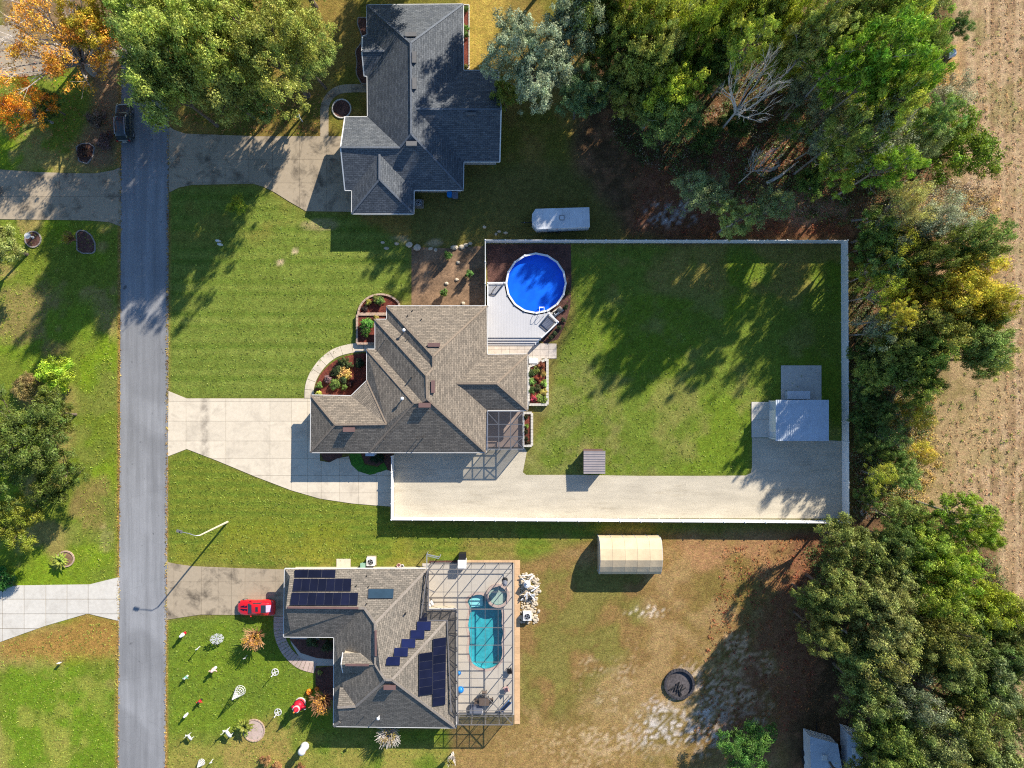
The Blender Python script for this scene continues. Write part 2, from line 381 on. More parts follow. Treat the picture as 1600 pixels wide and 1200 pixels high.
def make_ground():
    inner_x = np.arange(-68, 68.01, 0.36); inner_y = np.arange(-52, 52.01, 0.36)
    far = np.array([75, 90, 120, 180, 300, 600, 1200, 2500.])
    gx = np.concatenate([-far[::-1], inner_x, far]); gy = np.concatenate([-far[::-1], inner_y, far])
    X, Y = np.meshgrid(gx, gy, indexing='ij'); k = F / H
    px = 800 + X*k; py = 600 - Y*k
    wx = (fbm(X, Y, 3.0, 11)-.5)*2; wy = (fbm(X, Y, 3.0, 21)-.5)*2
    n1 = fbm(X, Y, 9.0, 31); n2 = fbm(X, Y, 3.2, 41); n3 = fbm(X, Y, 1.2, 51, 3); n4 = np.random.RandomState(5).rand(*X.shape)
    K = 1.33
    def L(r, g, b): return np.array(lin((r, g, b))) / K
    col = np.zeros(X.shape + (3,)); col[:] = L(128, 118, 62)
    def paint(poly, c, jit=0.0, soft=None, amt=1.0):
        m = inpoly(px + wx*jit, py + wy*jit, poly).astype(float)
        if soft:
            for _ in range(soft):
                m = (m + np.roll(m,1,0) + np.roll(m,-1,0) + np.roll(m,1,1) + np.roll(m,-1,1)) / 5
        if amt is not None: m = m * amt
        col[:] = col*(1-m[...,None]) + np.asarray(c)*m[...,None]; return m
    def blob(cx, cy, rx, ry, c, amt=1.0, rag=0.5, speck=0.0):
        d = np.hypot((px-cx)/rx, (py-cy)/ry) + (n2-.5)*2*rag + (n3-.5)*rag
        m = ss(-d, -1.1, -0.6)*amt
        if speck: m = ss(-d, -1.35, -0.4)*amt*ss(n3*.55+n4*.45, .5-.12*(1-np.clip(d,0,1)), .5+.16)
        col[:] = col*(1-m[...,None]) + np.asarray(c)*m[...,None]
    def patch(poly, c, noise, lo, hi, amt=1.0, jit=8, soft=6):
        m = inpoly(px + wx*jit, py + wy*jit, poly).astype(float)
        for _ in range(soft): m = (m + np.roll(m,1,0) + np.roll(m,-1,0) + np.roll(m,1,1) + np.roll(m,-1,1)) / 5
        m = m*ss(noise, lo, hi)*amt; col[:] = col*(1-m[...,None]) + np.asarray(c)*m[...,None]
    BIG = 9000
    # left of the road
    ll = [(-BIG,-BIG),(189,-BIG),(189,BIG),(-BIG,BIG)]
    paint(ll, L(122,136,48)); patch(ll, L(132,158,36), n1, .45, .62, .8); patch(ll, L(168,148,88), n2, .50, .66, .8)
    blob(50,500,70,60,L(158,138,84),.8); blob(150,800,40,60,L(150,122,80),.7); blob(165,840,14,26,L(206,176,128),.75)
    patch([(120,560),(189,560),(189,910),(100,910)], L(110,130,45), n2, .4, .6, .7)
    patch([(-50,470),(150,470),(150,600),(-50,600)], L(118,150,30), n2, .45, .6, .8)
    paint([(0,-60),(189,-60),(189,262),(150,266),(118,250),(150,140),(120,100),(60,60),(0,60)], L(150,120,92), 10, 6, .9)
    patch([(0,1002),(137,959),(189,968),(189,1028),(0,1030)], L(172,132,70), n2, .0, .1, .95, 10, 8)
    patch([(0,1045),(189,1035),(189,1300),(0,1300)], L(112,140,38), n1, .35, .6, .8)
    patch([(0,1060),(160,1040),(150,1300),(0,1300)], L(160,160,70), n2, .52, .66, .6)
    # north lot
    nl = [(263,-BIG),(900,-BIG),(900,250),(960,380),(640,384),(480,360),(400,290),(263,300)]
    paint(nl, L(150,128,66)); patch(nl, L(118,118,48), n2, .42, .62, .8)
    paint([(722,-40),(800,-40),(770,100),(722,110)], L(198,168,82), 6, 4, .85)
    paint([(640,255),(960,255),(960,380),(640,384)], L(112,108,58), 10, 10, .8)
    for bx, by, br in ((560,370,26),(620,376,22),(680,380,16),(455,348,18),(485,356,16),(520,360,14)): blob(bx,by,br,7,L(205,180,140),.8)
    # front lawn, mown in rows
    fl = [(263,297),(300,291),(400,289),(430,303),(478,333),(548,336),(642,386),(642,472),(600,460),(560,480),(560,545),(500,575),(476,622),(292,622),(263,611)]
    m = paint(fl, L(114,132,50), 3, 2)
    stripe = 0.5 + 0.5*np.sin(py/26.0*2*PI + (n1-.5)*1.5); fine = 0.5+0.5*np.sin(py/6.4*2*PI + wx*.6)
    for a, c, q in ((stripe*(.4+1.2*n2), L(136,148,66), .5), ((1-stripe)*(.4+1.2*n2), L(96,118,42), .4), (fine, L(144,150,72), .4)):
        mm = m*a*q*(0.5+n2); col[:] = col*(1-mm[...,None]) + c*mm[...,None]
    patch([(263,289),(430,289),(480,335),(400,380),(263,380)], L(140,134,62), n2, .4, .6, .7)
    blob(438,410,7,5,L(205,182,140),.9); blob(461,393,5,4,L(215,190,150),.9); blob(500,352,30,10,L(176,158,110),.7)
    # strip between the two driveways and along the fence
    st = [(263,713),(292,701),(400,745),(500,779),(613,793),(613,817),(1330,822),(1000,850),(820,880),(450,890),(263,880)]
    m = paint(st, L(120,136,50), 3, 2)
    stripe = 0.5 + 0.5*np.sin((py - 0.03*px)/15.0*2*PI + (n2-.5)*3)
    for a, c, q in ((stripe, L(140,140,52), .55), (ss(py,800,860)*ss(n2,.4,.62), L(158,136,74), .8), (1-stripe, L(92,116,34), .35)):
        mm = m*a*q; col[:] = col*(1-mm[...,None]) + c*mm[...,None]
    patch([(263,815),(640,815),(640,880),(263,880)], L(132,144,36), n2, .4, .6, .6)
    # fenced back yard
    by_ = [(835,383),(1318,383),(1318,692),(1173,692),(1173,744),(817,744),(835,690),(860,640),(872,555),(900,500),(890,383)]
    paint(by_, L(116,133,50), 0, 2); patch(by_, L(116,138,40), n1, .4, .6, .8); patch(by_, L(150,142,80), n2, .52, .72, .6)
    patch([(817,560),(930,560),(1000,744),(817,744)], L(138,134,78), n3, .35, .65, .6)
    patch([(890,383),(1318,383),(1318,470),(890,450)], L(150,134,70), n2, .4, .6, .7)
    # south-east yard
    se = [(655,892),(820,878),(940,838),(1330,822),(1330,BIG),(690,BIG),(690,1140),(812,1135)]
    paint(se, L(152,122,74), 5, 4); patch(se, L(124,114,54), n1, .48, .64, .55); patch(se, L(176,146,98), n2, .5, .66, .7)
    patch([(812,880),(1000,880),(1010,1000),(880,1120),(812,1100)], L(120,122,52), n2, .38, .6, .7)
    patch([(1040,845),(1330,825),(1300,980),(1100,900)], L(178,134,92), n2, .35, .55, .85)
    patch([(700,1130),(1000,1130),(1100,BIG),(700,BIG)], L(168,136,84), n1, .3, .55, .75)
    blob(1008,956,30,11,L(240,224,204),1,.5,1); blob(1040,1130,84,50,L(226,216,208),.75,.9,1); blob(960,1090,50,60,L(206,184,150),.6,1.2,1)
    blob(1125,1115,55,45,L(226,214,202),.8,1.0,1); blob(920,1170,80,40,L(200,172,130),.55,1.2,1); blob(1080,1080,50,40,L(210,190,170),.8,.9,1); blob(1150,1060,50,60,L(220,180,140),.9,1.,1)
    # south front lawn
    sf = [(260,967),(345,962),(445,964),(470,1040),(520,1060),(521,1140),(700,1140),(700,BIG),(260,BIG)]
    paint(sf, L(114,134,46), 3, 2); patch(sf, L(120,142,40), n2, .42, .62, .6)
    patch([(260,1160),(560,1150),(700,1165),(700,BIG),(260,BIG)], L(164,150,76), n2, .2, .5, .85, 12, 12)
    patch([(390,1120),(470,1110),(450,1200),(330,1200)], L(170,146,82), n2, .3, .55, .7)
    # the wood: leaf litter
    wood = [(895,-BIG),(1535,-BIG),(1480,110),(1490,300),(1560,400),(1560,600),(1440,690),(1440,780),(1560,860),(1590,1000),(1600,BIG),(1190,BIG),(1235,1000),(1245,830),(1332,816),(1332,372),(985,372),(960,330),(905,250)]
    paint(wood, L(124,96,70), 16, 8); patch(wood, L(92,74,50), n2, .4, .6, .7, 14); patch(wood, L(176,124,88), n3, .5, .7, .45, 14)
    patch([(1000,260),(1240,200),(1330,372),(985,372)], L(150,100,74), n2, .3, .5, .7)
    blob(1040,335,44,22,L(215,206,200),1,.9,1); blob(1275,330,60,24,L(196,150,118),.8,.9)
    patch([(1240,830),(1335,822),(1260,1100),(1190,1200),(1120,1150)], L(150,104,74), n2, .25, .5, .85)
    # stubble field
    fd = [(1535,-BIG),(BIG,-BIG),(BIG,BIG),(1608,BIG),(1590,1000),(1560,860),(1455,790),(1445,690),(1560,600),(1565,400),(1500,300),(1490,110)]
    m = paint(fd, L(188,156,116), 14, 6)
    rut = np.maximum(ss(-np.abs(px-1588-wx*3),-4,-1), ss(-np.abs(px-1566-wx*3),-4,-1))*(.4+n2)
    mm = m*np.clip(rut,0,1)*.8; col[:] = col*(1-mm[...,None]) + L(150,118,86)*mm[...,None]
    row = 0.5+0.5*np.sin(px/24.0*2*PI + wx*1.2); row2 = 0.5+0.5*np.sin(px/8.5*2*PI + wx*2)
    for a, c, q in ((row, L(214,184,144), .6), ((1-row)*ss(n3,.4,.6), L(158,128,94), .75), (row2*ss(n3,.45,.6), L(140,112,80), .5), (ss(n2,.58,.7), L(150,140,86), .5)):
        mm = m*a*q; col[:] = col*(1-mm[...,None]) + c*mm[...,None]
    patch([(1430,300),(1560,300),(1570,420),(1440,560)], L(196,160,112), n2, .3, .6, .7); patch([(1440,100),(1500,60),(1500,200),(1440,180)], L(206,160,90), n2, .3, .5, .7)
    patch([(1400,600),(1470,600),(1470,800),(1400,800)], L(150,130,80), n2, .3, .5, .7)
    patch([(1400,540),(1575,560),(1570,640),(1465,800),(1395,800)], L(184,156,112), n2, .0, .2, .9, 14, 10); patch([(1400,540),(1540,560),(1465,800),(1395,800)], L(140,124,76), n3, .45, .65, .7, 14, 10)
    # worn brown fringe along both road edges
    for e in (189, 186):
        pass
    edge = ss(-np.abs(px - (189 - 5*py/1200.)), -6, -1) + ss(-np.abs(px - (264 - 5*py/1200.)), -4, -1)
    mm = np.clip(edge,0,1)*.75*(0.4+n2); mm = np.clip(mm,0,1); col[:] = col*(1-mm[...,None]) + L(176,134,74)*mm[...,None]
    # blade clumps: brighter and darker grains
    col *= (0.86 + 0.28*n4)[...,None]*(0.90 + 0.20*n3)[...,None]
    nx, ny = X.shape
    me = bpy.data.meshes.new('ground'); vs = np.stack([X, Y, np.zeros_like(X)], -1).reshape(-1, 3)
    idx = np.arange(nx*ny).reshape(nx, ny); q = np.stack([idx[:-1,:-1], idx[1:,:-1], idx[1:,1:], idx[:-1,1:]], -1).reshape(-1, 4)
    # leave a hole where the sunken swimming pool lies
    cx = (X[:-1,:-1]+X[1:,1:]).reshape(-1)/2; cy = (Y[:-1,:-1]+Y[1:,1:]).reshape(-1)/2
    hole = (cx > P(722,0).x) & (cx < P(797,0).x) & (cy < P(0,915).y) & (cy > P(0,1056).y); q = q[~hole]
    me.vertices.add(len(vs)); me.vertices.foreach_set('co', vs.astype(np.float32).ravel())
    me.loops.add(q.size); me.loops.foreach_set('vertex_index', q.astype(np.int32).ravel())
    me.polygons.add(len(q)); me.polygons.foreach_set('loop_start', np.arange(0, q.size, 4, dtype=np.int32)); me.polygons.foreach_set('loop_total', np.full(len(q), 4, np.int32))
    me.update(); me.validate()
    ca = me.color_attributes.new('turf', 'FLOAT_COLOR', 'POINT')
    rgba = np.ones((len(vs), 4), np.float32); rgba[:, :3] = np.clip(col.reshape(-1, 3), 0.003, 0.9); ca.data.foreach_set('color', rgba.ravel())
    t = NT('ground'); p = t.pos(); at = t.new('ShaderNodeAttribute'); at.attribute_name = 'turf'
    f = t.math('MULTIPLY', t.rng(t.noise(p, 4.2, 5.0, 0.75), .3, .7, .58, 1.42), t.rng(t.noise(p, 1.1, 4.0, 0.7), .3, .7, .84, 1.16))
    f = t.math('MULTIPLY', f, t.rng(t.noise(p, 11.0, 3.0, 0.6), .3, .7, .76, 1.24))
    hue = t.new('ShaderNodeHueSaturation'); t.lk(t.scale(at.outputs['Color'], f), hue.inputs['Color']); t.lk(t.rng(t.noise(p, 2.3, 4.0, 0.7), .3, .7, .485, .515), hue.inputs['Hue'])
    hue.inputs['Saturation'].default_value = 1.0
    t.lk(hue.outputs[0], t.p.inputs['Base Color']); t.p.inputs['Roughness'].default_value = 1.0; t.p.inputs['Specular IOR Level'].default_value = 0.05
    t.bump(t.noise(p, 6.0, 5.0, 0.75), 0.9, 0.14)
    me.materials.append(t.m); o = bpy.data.objects.new('ground', me); link(o); o['kind'] = 'structure'
make_ground()
# ------------------------------------------------------------------ road, driveways, walks, gravel
def clip_half(poly, nx, ny, d):
    out = []; n = len(poly)
    for i in range(n):
        a = poly[i]; b = poly[(i+1) % n]; da = a[0]*nx+a[1]*ny-d; db = b[0]*nx+b[1]*ny-d
        if da >= 0: out.append(a)
        if (da >= 0) != (db >= 0):
            t = da/(da-db); out.append((a[0]+(b[0]-a[0])*t, a[1]+(b[1]-a[1])*t))
    return out
def area(poly): return 0.5*sum(poly[i][0]*poly[(i+1)%len(poly)][1]-poly[(i+1)%len(poly)][0]*poly[i][1] for i in range(len(poly)))
def slabs(parent, poly_px, xs, ys, ztop, m, gap=0.028, name='concrete_slab', thick=0.1):
    """cut an outline into slabs along the joint lines (pixel positions), each slab its own piece"""
    poly = [(p.x, p.y) for p in PP(poly_px)]
    X = sorted([-1e4] + [P(x,0).x for x in xs] + [1e4]); Y = sorted([-1e4] + [P(0,y).y for y in ys] + [1e4])
    for i in range(len(X)-1):
        for j in range(len(Y)-1):
            q = clip_half(poly, 1, 0, X[i]+gap/2); q = clip_half(q, -1, 0, -(X[i+1]-gap/2)) if len(q) > 2 else q
            q = clip_half(q, 0, 1, Y[j]+gap/2) if len(q) > 2 else q; q = clip_half(q, 0, -1, -(Y[j+1]-gap/2)) if len(q) > 2 else q
            if len(q) > 2 and abs(area(q)) > 0.05:
                qq = [q[0]]
                for v in q[1:]:
                    if math.hypot(v[0]-qq[-1][0], v[1]-qq[-1][1]) > 1e-3: qq.append(v)
                if len(qq) > 2: MB().prism(qq, ztop-thick, ztop + rnd.uniform(-.003,.003)).build(name, m, parent)
def drive(name, poly_px, xs, ys, m, ztop=0.05, gap=0.028):
    o = struct(name, MB().prism([(p.x,p.y) for p in PP(poly_px)], -0.05, ztop-0.028), MT['joint'])
    slabs(o, poly_px, xs, ys, ztop, m, gap); return o
def arc(cx, cy, rx, ry, a0, a1, n):
    return [(cx+rx*math.cos(math.radians(a0+(a1-a0)*i/n)), cy+ry*math.sin(math.radians(a0+(a1-a0)*i/n))) for i in range(n+1)]
def smooth_px(pts, n=6, closed=False):
    out = []; N = len(pts); rngk = range(N if closed else N-1)
    for i in rngk:
        g = (lambda k: pts[k % N]) if closed else (lambda k: pts[max(0, min(N-1, k))])
        p0, p1, p2, p3 = g(i-1), g(i), g(i+1), g(i+2)
        for s in range(n):
            t = s/n; out.append(tuple(0.5*((2*p1[d]) + (-p0[d]+p2[d])*t + (2*p0[d]-5*p1[d]+4*p2[d]-p3[d])*t*t + (-p0[d]+3*p1[d]-3*p2[d]+p3[d])*t**3) for d in (0,1)))
    if not closed: out.append(tuple(pts[-1]))
    return out
def strip(name, cl_px, w, ztop, m, parent, seg=1, z0=-0.05, gap=0.04):
    pts = [P(a,b) for a,b in cl_px]; L_ = []; R_ = []
    for i, p in enumerate(pts):
        d = pts[min(i+1,len(pts)-1)] - pts[max(i-1,0)]; d.normalize(); nrm = Vector((-d.y, d.x, 0))*(w/2); L_.append(p+nrm); R_.append(p-nrm)
    i = 0; k = 0
    while i < len(pts)-1:
        j = min(i+seg, len(pts)-1); L2 = [v.copy() for v in L_[i:j+1]]; R2 = [v.copy() for v in R_[i:j+1]]
        for a in (L2, R2):
            dv = (a[1]-a[0]).normalized()*gap/2; a[0] += dv; dv = (a[-1]-a[-2]).normalized()*gap/2; a[-1] -= dv
        MB().prism([(v.x,v.y) for v in L2 + R2[::-1]], z0, ztop+rnd.uniform(-.003,.003)).build(name, m, parent); i = j
    return L_, R_
road = MB().prism([(p.x,p.y) for p in PP([(192,-1500),(190,0),(189,300),(188,600),(186,900),(184,1200),(177,2700),(251,2700),(258,1200),(261,900),(263,600),(263.5,300),(264.5,0),(268,-1500)])], -0.1, 0.022)
struct('road', road, MT['asphalt'])
D_ = {}
D_['main'] = drive('driveway', [(263.5,611),(292,622.5),(476,622.5),(500,622.5),(500,700),(500,720),(515,722.5),(528,716),(545,713),(549,726),(560,736),(578,741),(596,737),(604,734),(614,737),(614,791.5),(585,789.5),(550,786.5),(500,779),(455,766),(400,745),(340,720),(292,701.5),(262.5,713)],
     [291,353,422,456,481,502,531,560,588], [627,658,689,716,743,770], MT['concrete'])
D_['north'] = drive('driveway', [(264,197),(272,203),(290,209),(400,213),(536,213),(560,230),(560,331),(478,330),(452,315),(430,301),(412,292),(395,287),(300,289),(280,293),(264,301)],
     [316,352,388,426,468,510], [249,286], MT['concrete_old'])
D_['lefttop'] = drive('driveway', [(-120,263),(0,265),(60,269),(120,271),(150,271),(178,266),(189,261),(189,354),(170,347),(140,344.5),(0,342.5),(-120,342)],
     [0,47,94,141], [307], MT['concrete_old'])
D_['leftlow'] = drive('driveway', [(-120,924),(0,918),(30,914.5),(140,913),(186.5,901.5),(186,970),(137,958.5),(70,978),(0,1003),(-120,1045)],
     [-28,4,38,72,105,138], [936,959,982], MT['concrete_white'], gap=0.06)
D_['south'] = drive('driveway', [(261.5,878),(275,881),(300,884.5),(370,887.5),(455,890),(455,963),(375,960.5),(345,960.5),(314,960),(280,965),(260.5,968)],
     [272,315,341,362,383,408,430], [909,931], MT['concrete_old'])
D_['top'] = drive('driveway', [(-200,40),(20,40),(60,66),(120,76),(190,74),(190,88),(150,92),(90,112),(40,120),(-200,120)], [0,40,80,120,155], [80], MT['concrete_old'])
# front walk of the main house
w1 = struct('front_walk', MB().box(P(560,541,-.05), P(575,536,0.02)), MT['joint'])
strip('concrete_slab', smooth_px([(483,622),(484,604),(491,585),(505,566),(523,552),(545,545),(568,542),(590,542)], 4), 1.1, 0.05, MT['concrete'], w1, seg=3)
w2 = struct('front_walk', MB().box(P(500,213,-.05), P(512,205,0.02)), MT['joint'])
strip('concrete_slab', smooth_px([(507,213),(507,185),(508,165),(516,150),(530,140.5),(550,138),(575,138)], 4), 1.0, 0.05, MT['concrete_old'], w2, seg=4)
# entry walk of the south house: round band of pale pavers
w3 = struct('entry_walk', MB().prism([(p.x,p.y) for p in PP([(446,965),(470,965),(500,1000),(522,1000),(522,1040),(493,1040),(470,1030),(455,1005)])], -.05, 0.03), MT['pool_deck'])
strip('paver', smooth_px([(436,963),(436,985),(441,1004),(452,1022),(470,1037),(493,1044)], 8), 1.25, 0.055, MT['paver_pink'], w3, seg=2)
ww = struct('paved_path', MB().prism([(p.x,p.y) for p in PP([(760,536),(846,536),(869.5,537),(869.5,560),(846,560),(846,571),(826,571),(826,556),(760,556)])], -.05, 0.03), MT['joint'])
slabs(ww, [(760,536),(869.5,537),(869.5,560),(846,560),(846,571),(826,571),(826,556),(760,556)], [772,784,796,808,820,832,844,857], [546,556], 0.055, MT['paver'], 0.02, 'paver')
# gravel yard inside the fence
gp = [(616,705),(820,700),(823,706),(817,738),(822,742),(900,742),(1000,743.5),(1100,743.5),(1165,743),(1173,739),(1175,730),(1175,684),(1240,686),(1316,689),(1317,810),(1100,810),(800,809),(616,808)]
struct('gravel_yard', MB().prism([(p.x,p.y) for p in PP(gp)], -0.05, 0.016), MT['gravel'])
d6 = drive('concrete_pad', [(1220,571),(1283,571),(1283,628),(1220,628)], [], [], MT['concrete_white'], 0.08)
d7 = drive('concrete_pad', [(1174,628),(1212,628),(1212,683.5),(1174,683.5)], [], [655], MT['concrete_white'], 0.10)
# step slab by the north wall of the south house
drive('concrete_pad', [(526,873),(548,873),(548,892),(526,892)], [], [], MT['concrete'], 0.08)

# ------------------------------------------------------------------ white vinyl fence
def fence_panel_mesh(L_, Hh=1.78):
    b = MB(); n = 16; w = L_/n
    for i in range(n):
        x = -L_/2 + i*w; b.box((x+.006,-.019,.09),(x+w-.006,.019,Hh-.12))
    b.box((-L_/2,-.012,.09),(L_/2,.012,Hh-.12))
    return b.mesh('panel', MT['vinyl'])
PAN = {}; POSTM = None
def fence(name, label, a, b, group=None, step=2.44, gate=None):
    global POSTM
    a = P(*a); b = P(*b); d = b-a; L_ = d.length; n = max(1, round(L_/step)); s = L_/n; ang = math.atan2(d.y, d.x)
    r = thing(name, label, 'fence', a, group); r.rotation_euler = (0,0,ang)
    key = round(s,3)
    if key not in PAN:
        rail = MB().box((-s/2+.06,-.03,1.62),(s/2-.06,.03,1.78)).mesh('top_rail', MT['vinyl']); rail2 = MB().box((-s/2+.06,-.026,.04),(s/2-.06,.026,.16)).mesh('bottom_rail', MT['vinyl'])
        PAN[key] = (fence_panel_mesh(s-.13), rail, rail2)
    if POSTM is None:
        POSTM = (MB().box((-.064,-.064,0),(.064,.064,1.84)).mesh('post', MT['vinyl']), MB().add([(-.08,-.08,1.84),(.08,-.08,1.84),(.08,.08,1.84),(-.08,.08,1.84),(0,0,1.92),(-.08,-.08,1.81),(.08,-.08,1.81),(.08,.08,1.81),(-.08,.08,1.81)], [(0,1,4),(1,2,4),(2,3,4),(3,0,4),(5,6,1,0),(6,7,2,1),(7,8,3,2),(8,5,0,3),(8,7,6,5)]).mesh('post_cap', MT['vinyl']))
    for i in range(n+1):
        inst('post', POSTM[0], r, (i*s,0,0)); inst('post_cap', POSTM[1], r, (i*s,0,0))
        if i < n:
            x = (i+.5)*s
            for nm, me in zip(('panel','top_rail','bottom_rail'), PAN[key]): inst(nm, me, r, (x,0,0))
    return r
fence('vinyl_fence', 'long white vinyl privacy fence along the wood, north side of the back yard', (759,379.5), (1314,380))
fence('vinyl_fence', 'white vinyl privacy fence on the field side, east end of the back yard', (1314,380), (1316,813))
fence('vinyl_fence', 'long white vinyl privacy fence in full sun, south side of the gravel yard', (615,808), (1316,813))
fence('vinyl_fence', 'short white vinyl gate section between the driveway slab and the gravel', (615,808), (615.5,711), step=2.0)
fence('vinyl_fence', 'short white vinyl fence beside the bare soil bed left of the round pool', (759,480), (759,379.5))
# ------------------------------------------------------------------ houses
class House:
    def __init__(s, name, label, V, faces, shingle, wallmat, base):
        s.V = V; s.faces = faces; s.W = {k: P(*v) for k, v in V.items()}
        s.root = thing(name, label, 'house', P(*base)); s.sh = shingle; s.wm = wallmat
        s.planes = []
        b = MB(); uvs = []
        for f in faces:
            pts = [s.W[k] for k in f]
            n = Vector((0,0,0))
            for i in range(len(pts)):
                a = pts[i]; c = pts[(i+1)%len(pts)]; n += Vector(((a.y-c.y)*(a.z+c.z), (a.z-c.z)*(a.x+c.x), (a.x-c.x)*(a.y+c.y)))
            if n.z < 0: pts = pts[::-1]; n = -n
            n.normalize(); cen = sum(pts, Vector())/len(pts); s.planes.append(([V[k][:2] for k in f], n, cen))
            u = Vector((-n.y, n.x, 0)); u = u.normalized() if u.length > 1e-4 else Vector((1,0,0)); v = n.cross(u)
            b.add(pts, [tuple(range(len(pts)))]); uvs += [(p.dot(u), p.dot(v)) for p in pts]
        s.roof = b.build('roof', MT[shingle], s.root)
        me = s.roof.data; ul = me.uv_layers.new(name='UVMap'); k = 0
        for lp in me.loops: ul.data[lp.index].uv = uvs[lp.vertex_index]
    def hit(s, px, py, lift=0.0):
        best = None
        for poly, n, c in s.planes:
            if inpoly(np.array([px]), np.array([py]), poly)[0]:
                o = Vector((0,0,H)); d = P(px,py,0)-o; t = (c-o).dot(n)/d.dot(n); best = (o+d*t+n*lift, n)
        return best
    def fascia(s, names, wid=0.13, closed=True):
        n = len(names)
        for i in range(n if closed else n-1):
            a = s.W[names[i]]; b = s.W[names[(i+1)%n]]
            MB().bar(a+Vector((0,0,-.085)), b+Vector((0,0,-.085)), wid, 0.16).build('gutter', MT['trim'], s.root)
    def walls(s, names, ins=0.5, z1=2.75, soffit=True):
        pts = [s.W[k] for k in names]; xy = [(p.x,p.y) for p in pts]
        if area(xy) < 0: xy = xy[::-1]
        out = []; n = len(xy)
        for i in range(n):
            p0 = Vector(xy[i-1]); p1 = Vector(xy[i]); p2 = Vector(xy[(i+1)%n])
            d1 = (p1-p0).normalized(); d2 = (p2-p1).normalized(); n1 = Vector((-d1.y,d1.x)); n2 = Vector((-d2.y,d2.x))
            m = n1+n2; m = m/max(0.4, m.dot(n1)); out.append(p1+m*ins)
        s.wall_xy = out
        MB().prism(out, -0.1, z1).build('wall', MT[s.wm], s.root)
        if soffit: MB().prism([Vector(q) for q in xy], z1-.01, z1+.02).build('soffit', MT['trim'], s.root)
    def window(s, a, b, z0, z1, t0, t1, kind='window'):
        """window or door on the wall between two wall corners a, b (indexes), from share t0 to t1 of its length"""
        A_ = s.wall_xy[a % len(s.wall_xy)]; B_ = s.wall_xy[b % len(s.wall_xy)]; d = B_-A_; n = Vector((d.y,-d.x)).normalized()
        p = A_+d*t0; q = A_+d*t1
        mk = MB().obox(Vector((*(p+q)/2,(z0+z1)/2))+Vector((*n,0))*.03, Vector((*(q-p)/2,0)), Vector((*n,0))*.04, Vector((0,0,(z1-z0)/2)))
        fr = mk.build(kind, MT['trim'], s.root)
        c = (p+q)/2; w = (q-p)
        if kind == 'garage_door':
            for r in range(4):
                zz = z0 + (z1-z0)*(r+.5)/4
                MB().obox(Vector((*c,zz))+Vector((*n,0))*.075, Vector((*w*.49,0)), Vector((*n,0))*.012, Vector((0,0,(z1-z0)*.115))).build('panel', MT['trim'], fr)
        elif kind == 'front_door':
            MB().obox(Vector((*c,(z0+z1)/2))+Vector((*n,0))*.075, Vector((*w*.44,0)), Vector((*n,0))*.015, Vector((0,0,(z1-z0)*.47))).build('door_leaf', MT['door'], fr)
        else:
            for sgn in (-1,1):
                MB().obox(Vector((*(c+w*.235*sgn),(z0+z1)/2))+Vector((*n,0))*.075, Vector((*w*.215,0)), Vector((*n,0))*.006, Vector((0,0,(z1-z0)*.44))).build('pane', MT['glass_dark'], fr)
    def caps(s, edges, w=0.28):
        for a, b in edges:
            MB().bar(s.W[a]+Vector((0,0,.02)), s.W[b]+Vector((0,0,.02)), w, 0.05).build('ridge_cap', MT[s.sh + '_cap'], s.root)
    def vent(s, px, py, lx, ly, m='vent_brown', h=0.28):
        p, n = s.hit(px, py); b = MB()
        b.box((p.x-lx/2,p.y-ly/2,p.z-.15),(p.x+lx/2,p.y+ly/2,p.z+h)); o = b.build('roof_vent', MT[m], s.root)
        MB().box((p.x-lx/2-.06,p.y-ly/2-.06,p.z+h),(p.x+lx/2+.06,p.y+ly/2+.06,p.z+h+.05)).build('vent_cap', MT[m], o)
    def pipe(s, px, py, h=0.4, r=0.05, m='black', cap=False):
        p, n = s.hit(px, py); o = MB().tube([p-Vector((0,0,.1)), p+Vector((0,0,h))], r, 8).build('vent_pipe', MT[m], s.root)
        if cap: MB().lathe(p+Vector((0,0,h)), [(.16,-.06),(.2,0),(.12,.12),(.02,.16)], 10).build('pipe_cap', MT['pvc_white'], o)
    def panel(s, quad, m='solar_blue', frame=True, nx=1, ny=1, name='solar_panel'):
        """quad: pixel corners nw, ne, se, sw of a panel field; split into nx by ny panels"""
        (x0,y0),(x1,y1),(x2,y2),(x3,y3) = quad
        def bi(u,v): return ((x0*(1-u)+x1*u)*(1-v)+(x3*(1-u)+x2*u)*v, (y0*(1-u)+y1*u)*(1-v)+(y3*(1-u)+y2*u)*v)
        cpt = bi(.5,.5); h0 = s.hit(*cpt); n = h0[1]; o = Vector((0,0,H))
        def on(px,py,l):
            d = P(px,py,0)-o; t = ((h0[0]+n*l)-o).dot(n)/d.dot(n); return o+d*t
        for i in range(nx):
            for j in range(ny):
                q = [bi((i+a)/nx,(j+b)/ny) for a,b in ((0,0),(1,0),(1,1),(0,1))]
                pts = [on(px,py,.17) for px,py in q]; cen = sum(pts, Vector())/4
                b = MB(); sh = [cen+(p-cen)*.994 for p in pts]
                b.add([p-n*.04 for p in sh]+[p for p in sh], [(4,7,6,5),(0,1,2,3),(0,4,5,1),(1,5,6,2),(2,6,7,3),(3,7,4,0)])
                r = b.build(name, MT['panel_frame'], s.root); inn = [cen+(p-cen)*.972+n*.004 for p in pts]
                g = MB()
                cx = 3; cy = 2
                g.add(inn, [(0,3,2,1)]); g.build('cell_sheet', MT[m], r)
                # mounting rail under each panel
        a = on(*bi(0,.5),.06); b2 = on(*bi(1,.5),.06); MB().bar(a, b2, .05, .06).build('mounting_rail', MT['alu'], s.root)
for nm in ('tan','slate','stone'): pass
